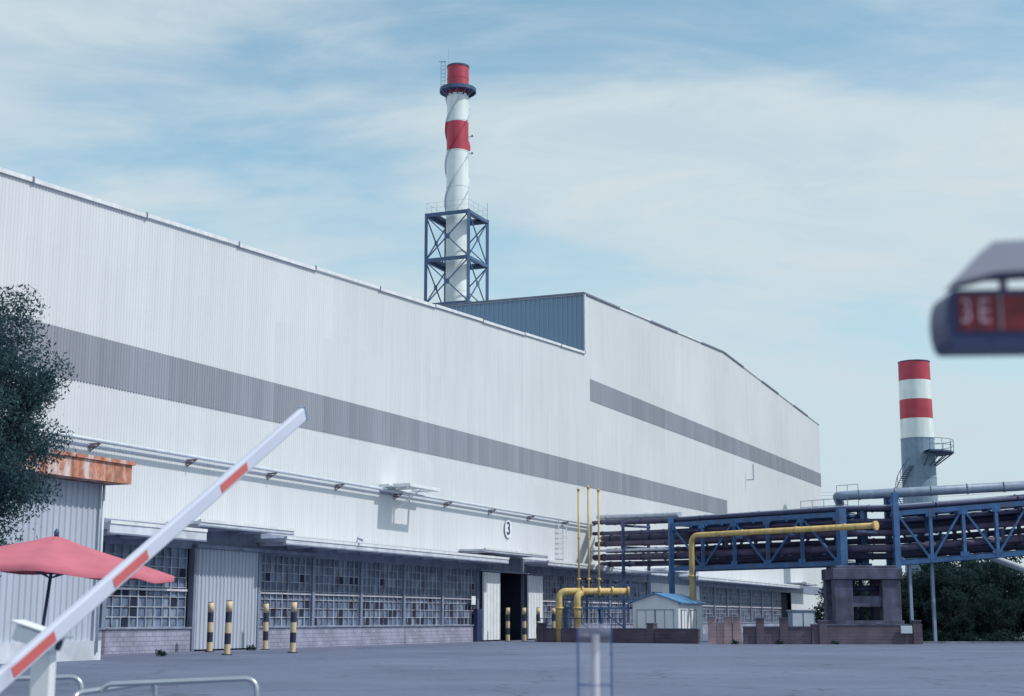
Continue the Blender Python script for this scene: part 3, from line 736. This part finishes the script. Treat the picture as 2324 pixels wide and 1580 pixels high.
for k in range(9):
    for y in (107.2, 109.4): w.beam(V((3.6+k*.68, y, 2.4)), V((3.6+k*.68, y, 4.0)), .05, .05)
w.make('railing', 'navy', vp)
for x in (4.9, 5.6, 6.3, 7.3):
    w = MB(); w.tube([V((x, 107.6, 3.3)), V((x, 107.6, 4.25))], .09, 8); w.tube([V((x, 107.6, 4.2)), V((x, 107.6, 4.27))], .24, 12); w.wb(x-.2, x+.2, 107.4, 107.8, 3.1, 3.5)
    w.make('valve', 'navy', vp)

cs = V((11.5, 105.2, 0))
sh = empty('shed', cs, 'small white shed with blue gable roof and double doors', 'shed')
w = MB(); Wd, Ln = 3.3, 6.2
a0_ = cs; a1_ = cs+n*Wd; a2_ = cs+n*Wd+d*Ln; a3_ = cs+d*Ln
pk0, pk1 = cs+n*Wd/2+UP*3.3, cs+n*Wd/2+d*Ln+UP*3.3
w.add([a0_, a1_, a2_, a3_, a0_+UP*2.75, a1_+UP*2.75, a2_+UP*2.75, a3_+UP*2.75, pk0, pk1], [(1, 0, 4, 8, 5), (3, 2, 6, 9, 7), (0, 3, 7, 4), (2, 1, 5, 6)])
w.make('wall', 'white', sh)
w = MB()
for sd in (0, 1):
    e0 = cs-d*.25+n*(-.3 if not sd else Wd+.3)+UP*2.66; p0 = cs-d*.25+n*Wd/2+UP*3.33
    w.par(e0, d*(Ln+.5), p0-e0, UP*.07)
w.make('roof', 'roofblue', sh)
for k, (o_, ax, nr, L) in enumerate(((cs+n*.35, n, -d, 1.25), (cs+n*1.7, n, -d, 1.25), (cs+d*.6, d, -n, 1.3), (cs+d*3.0, d, -n, 1.3))):
    w = MB(); w.par(o_+nr*.01+UP*.1, ax*L, nr*.05, UP*2.1)
    for (u0, u1, z0_, z1_) in ((-.04, 0, .05, 2.25), (L, L+.04, .05, 2.25), (-.04, L+.04, 2.2, 2.25), (L/2-.015, L/2+.015, .1, 2.2)):
        w.par(o_+ax*u0+nr*.01+UP*z0_, ax*(u1-u0), nr*.08, UP*(z1_-z0_), 1)
    w.make('door', ['white', 'pipegrey'], sh)

def bwall(p0, p1, h, th, mat, label, piers=(), ph=1.6):
    p0, p1 = V(p0), V(p1); t = p1-p0; tn = t.normalized(); r = V((-tn.y, tn.x, 0))
    w = MB(); w.par(p0-r*th/2, t, r*th, UP*h); w.par(p0-r*(th/2+.04)-tn*.02+UP*h, t+tn*.04, r*(th+.08), UP*.08, 1)
    for f in piers:
        c = p0+t*f; w.par(c-tn*.25-r*(th/2+.12), tn*.5, r*(th+.24), UP*ph); w.par(c-tn*.3-r*(th/2+.17)+UP*ph, tn*.6, r*(th+.34), UP*.08, 1)
    w.make('brick_wall', [mat, 'darkconcrete' if mat == 'brickred' else 'concrete'], base=p0, label=label, cat='brick wall')
bwall((1.9, 107.5, 0), (12.3, 100.2, 0), .9, .3, 'brickred', 'low dark red brick wall before the yellow pipes', (.02, .72), 1.25)
bwall((12.7, 98.6, 0), (14.7, 98.2, 0), 1.3, .3, 'bricksunlit', 'pink brick wall piece coloured as if sunlit, with taller piers', (.12, .62, .9), 1.7)
bwall((14.9, 98.3, 0), (19.2, 97.9, 0), 1.05, .3, 'brickred', 'low dark red brick wall with piers', (.25, .6), 1.6)
bwall((19.2, 97.8, 0), (26.3, 97.9, 0), 1.2, .35, 'brickred', 'dark brick wall at the foot of the pier', (.1, .95), 1.45)
w = MB(); w.wb(24.9, 25.6, 97.5, 97.56, .7, 1.15); w.wb(24.88, 25.62, 97.56, 97.6, .68, 1.17)
w.make('notice_board', 'pipewhite', base=(25.2, 97.5, .7), label='small pale notice board on the brick wall', cat='notice board')
w = MB(); p0, p1 = V((2, 107.4, .98)), V((7.6, 103.5, .98))
for k in range(22): p = p0.lerp(p1, k/21); w.beam(p, p+UP*.7, .03, .03)
w.beam(p0+UP*.66, p1+UP*.66, .05, .05)
w.make('iron_railing', 'navy', base=p0, label='dark iron railing along the low brick wall', cat='railing')
bx = empty('storage_box', (19, 102, 0), 'small pale metal cabinet behind the brick wall', 'cabinet')
w = MB(); w.wb(18.6, 20.2, 101.5, 102.6, 0, 2.1); w.wb(18.5, 20.3, 101.4, 102.7, 2.1, 2.2); w.make('body', 'pipegrey', bx)
for a in ((18.7, 19.35), (19.45, 20.1)):
    w = MB(); w.wb(a[0], a[1], 101.44, 101.5, .2, 2.0); w.make('door', 'pipewhite', bx)
for (x, y) in ((44, 242), (112, 262)):
    w = MB(); w.tube([V((x, y, 0)), V((x, y, 24 if x < 50 else 28))], [.3, .15], 10); w.beam(V((x-1.5, y, 21 if x < 50 else 27)), V((x+1.5, y, 21 if x < 50 else 27)), .15, .15)
    w.make('utility_pole', 'concrete', base=(x, y, 0), label='tall grey utility pole carrying overhead wires', cat='utility pole', group='utility poles behind the halls')
for k in range(3):
    w = MB(); a, b_ = V((43+k, 242, 20.8+.5*k)), V((111+k, 262, 26.6+.8*k))
    w.tube([a.lerp(b_, i/12)-UP*(1.6*(1-(i/6-1)**2)) for i in range(13)], .022, 5)
    w.make('overhead_wire', 'pipegrey', base=a, label='thin dark overhead wire sagging between poles', cat='overhead wire', group='overhead wires')

# ------------------------------------------------------------ bollards
bo = empty('bollard', (-14.85, 75, 0), 'black and yellow banded steel bollard pole', 'bollard', group='bollards before the hall doors')
w = MB(); H = 2.4; nb = 5
for i in range(nb):
    w.tube([V((-14.85, 75, H*i/nb)), V((-14.85, 75, H*(i+1)/nb))], .145, 18, i % 2, caps=(i == nb-1))
w.make('pole', ['bollyellow', 'bollblack'], bo)
w = MB(); w.tube([V((-14.85, 75, 2.4)), V((-14.85, 75, 2.43))], [.15, .12], 18); w.make('cap', 'bollblack', bo)
w = MB(); w.tube([V((-14.85, 75, 0)), V((-14.85, 75, .05))], .24, 18); w.make('foot', 'bollblack', bo)
for x, y, tilt in ((-12.85, 68.9, .8), (-13.0, 80.5, -.5), (-10.5, 73.1, .6), (-.3, 110, 0), (.9, 110.2, .8), (1.9, 112, -.6), (3.0, 110.5, .5)):
    c = copy_tree(bo, V((x, y, 0))); c.rotation_euler = (0, math.radians(tilt), random.uniform(0, 3))

# ------------------------------------------------------------ umbrella
um = empty('patio_umbrella', V((-6.0, 19, 0)), 'faded red patio umbrella, open and slightly tilted', 'umbrella')
w = MB(); R, ap = 1.5, V((-5.74, 19, 2.62)); K = 8
tilt = Matrix.Rotation(math.radians(4), 3, 'Y')
prof = [(0.06, 0), (.35, -.09), (.7, -.18), (1.05, -.265), (1.32, -.335), (1.5, -.385)]
vs = []; seg = 48
for (r, z) in prof:
    for k in range(seg):
        a = 2*math.pi*k/seg + .2
        u_ = (2*math.pi*k/seg) % (2*math.pi/K)
        fl = math.cos(math.pi/K)/math.cos(u_ - math.pi/K)
        sag = .04*(1-math.cos(u_*K))/2*(r/1.5)
        p = V((math.cos(a)*r*fl, math.sin(a)*r*fl, z-sag)); vs.append(ap+tilt@p)
for k in range(seg): p = vs[(len(prof)-1)*seg+k]; vs.append(p-UP*.07)
fs = []
for j in range(len(prof)):
    for k in range(seg): k2 = (k+1) % seg; fs.append((j*seg+k, j*seg+k2, (j+1)*seg+k2, (j+1)*seg+k))
w.add(vs, fs, 0, True); w.add(vs[:seg], [tuple(range(seg))], 0)
w.make('canopy', 'umb', um)
w = MB(); w.tube([V((-6.0, 19, 0)), V((-5.74, 19, 2.6))], .022, 10); w.tube([ap, ap+UP*.06, ap+UP*.1], [.03, .035, .01], 8)
w.make('pole', 'navy', um)
w = MB()
for k in range(K):
    a = 2*math.pi*k/K+.2; p = V((math.cos(a)*1.46, math.sin(a)*1.46, -.40)); w.beam(ap-UP*.03, ap+tilt@p, .018, .018)
    m_ = V((math.cos(a)*.75, math.sin(a)*.75, -.22)); w.beam(V((-5.79, 19, 2.1)), ap+tilt@m_, .014, .014)
w.make('rib', 'navy', um)
w = MB(); w.tube([V((-6.0, 19, 0)), V((-6.0, 19, .1)), V((-6.0, 19, .14))], [.3, .3, .1], 20); w.make('base', 'concrete', um)

# ------------------------------------------------------------ barrier boom
Lp, Tp = V((-2.34, 7.3, 1.40)), V((-1.42, 10.1, 2.97))
bdir = (Tp-Lp).normalized(); bl = (Tp-Lp).length
P0 = Lp - bdir*1.1
ba = empty('barrier_gate', V((P0.x, P0.y, 0)), 'white barrier boom with red reflective patches, half raised', 'barrier gate')
side = V((bdir.y, -bdir.x, 0)).normalized(); upb = side.cross(bdir).normalized()
if upb.z < 0: upb = -upb
w = MB(); w.par(P0-side*.022-upb*.046, bdir*(bl+1.1), side*.044, upb*.092)
bm = w.make('boom', 'boom', ba); bevel(bm, .012, 3)
for k in (.022, .297, .671):
    w = MB(); w.par(Lp+bdir*(k*bl-.18)+side*.0232-upb*.027, bdir*.36, side*.002, upb*.052)
    w.make('reflector', 'barred', ba)
w = MB(); w.par(Tp-side*.025-upb*.049, bdir*.02, side*.05, upb*.098); w.make('end_cap', 'pipegrey', ba)
w = MB(); w.wb(P0.x-.2, P0.x+.14, P0.y-.28, P0.y+.1, 0, P0.z+.12); w.wb(P0.x-.22, P0.x+.16, P0.y-.3, P0.y+.12, P0.z+.12, P0.z+.15)
cb_ = w.make('cabinet', 'barred', ba); bevel(cb_, .01)
cp = empty('camera_post', (-2.42, 7.9, 0), 'white post carrying a small tilted camera housing', 'camera post')
w = MB(); w.wb(-2.47, -2.365, 7.85, 7.95, 0, 1.44); o_ = w.make('post', 'white', cp); bevel(o_, .01)
w = MB(); ax = V((.95, -.1, -.3)).normalized(); rt = V((.1, 1, 0)).normalized(); u2 = ax.cross(rt)
if u2.z < 0: u2 = -u2
o0 = V((-2.56, 7.8, 1.50)); w.par(o0, ax*.22, rt*.14, u2*.075); w.par(o0-ax*.03-rt*.012+u2*.08, ax*.285, rt*.165, u2*.012)
w.tube([V((-2.47, 7.88, 1.36)), V((-2.47, 7.88, 1.5))], .025, 10)
o_ = w.make('camera_housing', 'white', cp); bevel(o_, .004)
w = MB(); e0 = o0+ax*.221+rt*.07+u2*.038; w.tube([e0, e0+ax*.01], .028, 14); w.make('lens', 'bollblack', cp)

def hoop(pts, label, mid=.32):
    e = empty('guard_rail', V((pts[0][0], pts[0][1], 0)), label, 'guard rail', group='steel guard rails by the gate')
    a, b = V(pts[0]), V(pts[1]); t = (b-a).normalized(); P = [V((a.x, a.y, 0))] + arc(a, (0, 0, 1), t, .09, 5) + arc(b, t, (0, 0, -1), .09, 5) + [V((b.x, b.y, 0))]
    w = MB(); w.tube(P, .022, 12); w.make('tube', 'steel', e)
    w = MB(); w.tube([a-UP*mid+t*.02, b-UP*mid-t*.02], .014, 10)
    for k in range(1, 8): q = a.lerp(b, k/8); w.tube([q-UP*mid, V((q.x, q.y, .12))], .008, 8)
    w.tube([V((a.x, a.y, .12)), V((b.x, b.y, .12))], .014, 10); w.make('infill', 'steel', e)
hoop([(-3.27, 12.2, 1.085), (-2.03, 12.2, 1.135)], 'stainless steel guard rail hoop on the asphalt')
hoop([(-4.4, 12.9, 1.1), (-3.62, 12.9, 1.12)], 'stainless steel guard rail hoop on the asphalt')
hoop([(-3.4, 11.9, 1.03), (-3.0, 12.9, 1.08)], 'stainless steel guard rail hoop on the asphalt')
PX, PY = .297, 5.5
po = empty('sensor_post', (PX, PY, 0), 'slim white post with clear shield and blue edges', 'post')
w = MB(); w.tube([V((PX+.004, PY, 0)), V((PX+.004, PY, 1.545))], .014, 16); w.make('pole', 'lilac', po)
w = MB(); w.tube([V((PX, PY, 1.535)), V((PX, PY, 1.572)), V((PX, PY, 1.582))], [.060, .060, .05], 24); w.make('cap', 'capgrey', po)
for s_ in (-1, 1):
    w = MB(); w.wb(PX+s_*.060-.0025, PX+s_*.060+.0025, PY-.012, PY+.012, 1.22, 1.57); w.make('edge_strip', 'blueplastic', po)
w = MB(); w.tube([V((PX, PY, 1.366)), V((PX, PY, 1.369))], .060, 24, caps=False); w.make('band', 'blueplastic', po)
w = MB(); w.tube([V((PX, PY, 1.22)), V((PX, PY, 1.53))], .057, 24, caps=False); w.make('clear_shield', 'clear', po)
w = MB(); w.wb(PX-.06, PX+.06, PY-.04, PY+.04, 1.19, 1.22); w.make('collar', 'lilac', po)
w = MB(); w.tube([V((PX, PY, 0)), V((PX, PY, .03))], .09, 20); w.make('base', 'lilac', po)

# ------------------------------------------------------------ display sign near camera
DY = 2.2
ds = empty('display_sign', (.99, DY, 0), 'rounded dark blue housing with red lettered display and grey hood', 'display sign')
w = MB(); zb_, zt_ = 2.000, 2.087; xl, xr = .650, 1.05
sec = []
for i in range(9):
    a = math.pi/2 + math.pi*i/8; sec.append((xl+.014+math.cos(a)*.014, (zb_+zt_)/2+math.sin(a)*(zt_-zb_)/2))
vs = []
for y in (DY, DY+.09):
    for (x, z) in sec: vs.append(V((x, y, z)))
    vs.append(V((xr, y, zb_+.004))); vs.append(V((xr, y, zt_+.006)))
N = 11; fs = [tuple(range(N)), tuple(range(N, 2*N))[::-1]] + [(i, i+N, (i+1) % N+N, (i+1) % N) for i in range(N)]
w.add(vs, fs); w.make('housing', 'casing', ds)
w = MB(); w.wb(.668, 1.04, DY-.003, DY-.001, zb_+.024, zt_-.008); w.make('display_panel', 'ledred', ds)
mt = Matrix(((1, 0, 0, 0), (0, 0, -1, 0), (0, 1, 0, 0), (0, 0, 0, 1)))
for ch_, x in (('3', .679), ('E', .706)):
    text('letter', ch_, .052, 'pinkletter', ds, Matrix.Translation(V((x, DY-.005, (zb_+zt_)/2+.008))-parent_base(ds)) @ mt @ Matrix.Diagonal((.72, 1, 1, 1)), .001, .0)
w = MB(); w.wb(.730, .7315, DY-.006, DY-.003, zb_+.024, zt_-.008); w.make('divider', 'lilac', ds)
for x in (.745, .97):
    w = MB(); w.wb(x, x+.01, DY+.03, DY+.04, zt_-.002, zt_+.04); w.make('bracket', 'lilac', ds)
w = MB(); w.wb(.975, 1.01, DY+.1, DY+.135, 0, 2.12); w.make('support_pole', 'lilac', ds)
w = MB()
pf = [(.664, 2.094), (.672, 2.105), (.722, 2.157), (1.06, 2.172), (1.06, 2.128), (.725, 2.110)]
K_ = len(pf); vs = [V((x, DY-.02, z)) for x, z in pf]+[V((x, DY+.05, z)) for x, z in pf]
w.add(vs, [tuple(range(K_))[::-1], tuple(range(K_, 2*K_))]+[(i, (i+1) % K_, (i+1) % K_+K_, i+K_) for i in range(K_)]); w.make('hood', 'lilac', ds)

# ------------------------------------------------------------ trees
def leaves(name, mat, parent, clumps, per, size, base=None, label=None, cat=None, kind=None, group=None, stray=.3, asp=.42):
    VV = []
    for (c, r) in clumps:
        k = int(per*(r**2)); u = rng.normal(size=(k, 3)); u /= np.linalg.norm(u, axis=1)[:, None]
        rad = r*np.power(rng.random(k), .5)[:, None]*(1+stray*(rng.random(k) > .85)*rng.random(k)*2)[:, None]; pc = np.array(c)+u*rad*np.array([1, 1, .9])
        a = rng.normal(size=(k, 3)); a[:, 2] -= .5; a /= np.linalg.norm(a, axis=1)[:, None]
        b = np.cross(a, rng.normal(size=(k, 3))); b /= np.linalg.norm(b, axis=1)[:, None]
        sz = size*(.6+.8*rng.random(k))[:, None]
        VV.append(np.stack([pc-a*sz, pc+b*sz*asp, pc+a*sz, pc-b*sz*asp], 1).reshape(-1, 3))
    A_ = np.concatenate(VV); bs = np.array(parent_base(parent) if parent is not None else base); A_ = A_-bs
    K_ = len(A_)//4; me = bpy.data.meshes.new(name)
    me.vertices.add(len(A_)); me.vertices.foreach_set('co', A_.ravel())
    me.loops.add(K_*4); me.loops.foreach_set('vertex_index', np.arange(K_*4)); me.polygons.add(K_)
    me.polygons.foreach_set('loop_start', np.arange(0, K_*4, 4)); me.polygons.foreach_set('loop_total', np.full(K_, 4))
    me.materials.append(M[mat]); me.update(calc_edges=True); me.validate()
    o = bpy.data.objects.new(name, me); COL.objects.link(o)
    if parent is not None: o.parent = parent
    else: o.location = base
    meta(o, label, cat, kind, group); return o
def tree(base, h, cr, n_cl, per, size, mat, label, group=None, low_=.35, cl=(.5, .95), stray=.3, asp=.42):
    base = V(base); e = empty('tree', base, label, 'tree', group=group)
    w = MB(); top = base+UP*h*.8
    w.tube([base, base+V((.1, 0, h*.25)), base+V((-.1, .1, h*.5)), top], [cr*.09+.05, cr*.075+.03, cr*.05+.02, .03], 10)
    cl_ = []
    for i in range(n_cl):
        u = rng.normal(size=3); u /= np.linalg.norm(u); r = cr*(.3+.7*rng.random()**.6)
        z = max(.25, h*(low_+(1-low_)/2)+u[2]*h*(1-low_)/2*(.5+.5*rng.random()))
        c = (base.x+u[0]*r, base.y+u[1]*r, base.z+z); cl_.append((c, cr*.32*rng.uniform(*cl)))
        if i % 3 == 0: w.tube([base+UP*(h*max(low_, .1)*rng.uniform(.6, 1.2)), (base+UP*h*max(low_, .1)).lerp(V(c), .55)+UP*.2, V(c)], [cr*.035+.02, cr*.02+.012, .012], 6)
    w.make('trunk', 'bark', e); leaves('crown', mat, e, cl_, per, size, stray=stray, asp=asp); return e
tree((-13.45, 35, 0), 10.1, 2.6, 210, 2100, .05, 'leaf', 'leafy dark blue-green tree beside the annex', low_=.22, cl=(.45, .9), stray=.22, asp=.36)
tmpl = tree((32.5, 112, 0), 5.7, 2.7, 95, 420, .12, 'leaf2', 'dense green tree growing by the pipe bridge', 'trees by the pipe bridge', low_=-.05, cl=(.4, .95), stray=.4)
for (x, y, s, rz) in ((36.3, 113.5, 1.05, 1), (29.6, 112.5, .85, 2.1), (40.4, 114, 1.1, 3.5), (44.5, 118, 1.15, 4.4), (35, 121, 1.2, 5.2), (31.6, 124, 1.1, .4), (40, 127, 1.25, 2.7), (38.5, 108.8, .72, 2.9), (34.5, 108.8, .66, 4.1), (31.2, 108.6, .62, .9), (48, 121, 1.2, 2.2), (24.2, 110.5, .85, 5), (27.6, 116, .9, 3.3)):
    c = copy_tree(tmpl, V((x, y, 0))); c.scale = (s, s, s*random.uniform(.9, 1.1)); c.rotation_euler = (0, 0, rz)
cl_ = [((28.0+i*.6+rng.uniform(-.3, .3), 106.2-i*.05+rng.uniform(-.9, .9), .3), rng.uniform(.4, .8)) for i in range(34)]
leaves('undergrowth', 'leaf2', None, cl_, 500, .1, base=V((30, 106, 0)), label='low weeds along the kerb', cat='undergrowth', kind='stuff')
for c, r in [((x, y, .12), .2) for x, y in ((14.2, 97.7), (-15.3, 66.4), (-13.5, 78.6), (17, 97.4), (20.5, 97.2))]:
    leaves('weed', 'leaf2', None, [(c, r), ((c[0]+.2, c[1], .1), r*.7)], 2500, .06, base=V((c[0], c[1], 0)), label='small green weed tuft at a wall foot', cat='weed', group='weeds at wall feet')
cl_ = []
for i in range(170):
    cl_.append(((60+i*1.6+rng.uniform(-2, 2), 330+rng.uniform(-15, 15), rng.uniform(1, 8)), rng.uniform(2.8, 4.8)))
leaves('distant_woodland', 'leaf', None, cl_, 26, .7, base=V((150, 330, 0)), label='distant belt of dark green trees', cat='woodland', kind='stuff')

# ------------------------------------------------------------ world, sun, camera
EL = 50; sd = V((.955, -.30, 0)).normalized()
az = math.atan2(sd.x, sd.y)
wd_ = bpy.data.worlds.new('World'); scene.world = wd_; wd_.use_nodes = True
nt = wd_.node_tree; bg = nt.nodes['Background']
sk = nn(nt, 'ShaderNodeTexSky'); sk.sky_type = 'NISHITA'; sk.sun_disc = False; sk.sun_elevation = math.radians(EL); sk.sun_rotation = az
sk.air_density = 1.0; sk.dust_density = 1.0; sk.ozone_density = 1.5
tc = nn(nt, 'ShaderNodeTexCoord'); sp = nn(nt, 'ShaderNodeSeparateXYZ'); nt.links.new(tc.outputs['Generated'], sp.inputs[0])
za = nn(nt, 'ShaderNodeMath', operation='ADD'); za.inputs[1].default_value = .26; nt.links.new(sp.outputs[2], za.inputs[0])
zm = nn(nt, 'ShaderNodeMath', operation='MAXIMUM'); zm.inputs[1].default_value = .05; nt.links.new(za.outputs[0], zm.inputs[0])
dx = nn(nt, 'ShaderNodeMath', operation='DIVIDE'); nt.links.new(sp.outputs[0], dx.inputs[0]); nt.links.new(zm.outputs[0], dx.inputs[1])
dy = nn(nt, 'ShaderNodeMath', operation='DIVIDE'); nt.links.new(sp.outputs[1], dy.inputs[0]); nt.links.new(zm.outputs[0], dy.inputs[1])
cb = nn(nt, 'ShaderNodeCombineXYZ'); nt.links.new(dx.outputs[0], cb.inputs[0]); nt.links.new(dy.outputs[0], cb.inputs[1])
mp = nn(nt, 'ShaderNodeMapping'); mp.inputs['Rotation'].default_value = (0, 0, -.45); mp.inputs['Scale'].default_value = (.85, 1.7, 1); mp.inputs['Location'].default_value = (3.1, 1.7, 0)
nt.links.new(cb.outputs[0], mp.inputs[0])
def cloud(scale, detail, rough, dist, lo, hi, seedloc, tmin=0., tmax=1.):
    m2 = nn(nt, 'ShaderNodeVectorMath', operation='ADD'); m2.inputs[1].default_value = seedloc; nt.links.new(mp.outputs[0], m2.inputs[0])
    no = nn(nt, 'ShaderNodeTexNoise'); no.inputs['Scale'].default_value = scale; no.inputs['Detail'].default_value = detail; no.inputs['Roughness'].default_value = rough; no.inputs['Distortion'].default_value = dist
    nt.links.new(m2.outputs[0], no.inputs['Vector'])
    mr = nn(nt, 'ShaderNodeMapRange'); mr.interpolation_type = 'SMOOTHSTEP'; mr.inputs[1].default_value = lo; mr.inputs[2].default_value = hi; mr.inputs[3].default_value = tmin; mr.inputs[4].default_value = tmax
    nt.links.new(no.outputs['Fac'], mr.inputs[0]); return mr.outputs[0]
c1 = cloud(1.55, 7, .52, .3, .36, .57, (0, 0, 0), .12, .78); c2_ = cloud(4.2, 9, .62, .6, .35, .75, (4, 9, 2), -.05, .32)
cm = nn(nt, 'ShaderNodeMath', operation='ADD'); nt.links.new(c1, cm.inputs[0]); nt.links.new(c2_, cm.inputs[1]); cm.use_clamp = True
tint = nn(nt, 'ShaderNodeMix', data_type='RGBA', blend_type='MULTIPLY'); tint.inputs[0].default_value = 1; tint.inputs[7].default_value = (1.25, 1.5, 1.3, 1)
nt.links.new(sk.outputs[0], tint.inputs[6])
mx = nn(nt, 'ShaderNodeMix', data_type='RGBA'); nt.links.new(cm.outputs[0], mx.inputs[0]); nt.links.new(tint.outputs[2], mx.inputs[6]); mx.inputs[7].default_value = (4.9, 5.65, 6.0, 1)
hz = nn(nt, 'ShaderNodeMapRange'); hz.interpolation_type = 'SMOOTHSTEP'; hz.inputs[1].default_value = .0; hz.inputs[2].default_value = .32; hz.inputs[3].default_value = .95; hz.inputs[4].default_value = 0
nt.links.new(sp.outputs[2], hz.inputs[0])
mh = nn(nt, 'ShaderNodeMix', data_type='RGBA'); nt.links.new(hz.outputs[0], mh.inputs[0]); nt.links.new(mx.outputs[2], mh.inputs[6]); mh.inputs[7].default_value = (4.45, 5.3, 5.85, 1)
nt.links.new(mh.outputs[2], bg.inputs[0]); bg.inputs[1].default_value = .13
sl = bpy.data.lights.new('sun', 'SUN'); sl.energy = 3.0; sl.angle = math.radians(.6); sl.color = (1, .965, .91)
so = bpy.data.objects.new('sun', sl); COL.objects.link(so)
dirv = V((sd.x*math.cos(math.radians(EL)), sd.y*math.cos(math.radians(EL)), math.sin(math.radians(EL))))
so.rotation_euler = dirv.to_track_quat('Z', 'Y').to_euler(); so.location = dirv*100
cam = bpy.data.cameras.new('camera'); co = bpy.data.objects.new('camera', cam); COL.objects.link(co)
co.location = (0, 0, 1.6); co.rotation_euler = (math.radians(90+10.25), 0, 0)
cam.sensor_width = 36; cam.lens = 52.67; cam.clip_end = 5000; cam.clip_start = .05
cam.dof.use_dof = True; cam.dof.focus_distance = 95; cam.dof.aperture_fstop = 3.6
scene.camera = co
scene.view_settings.view_transform = 'Standard'; scene.view_settings.look = 'None'; scene.view_settings.exposure = 0
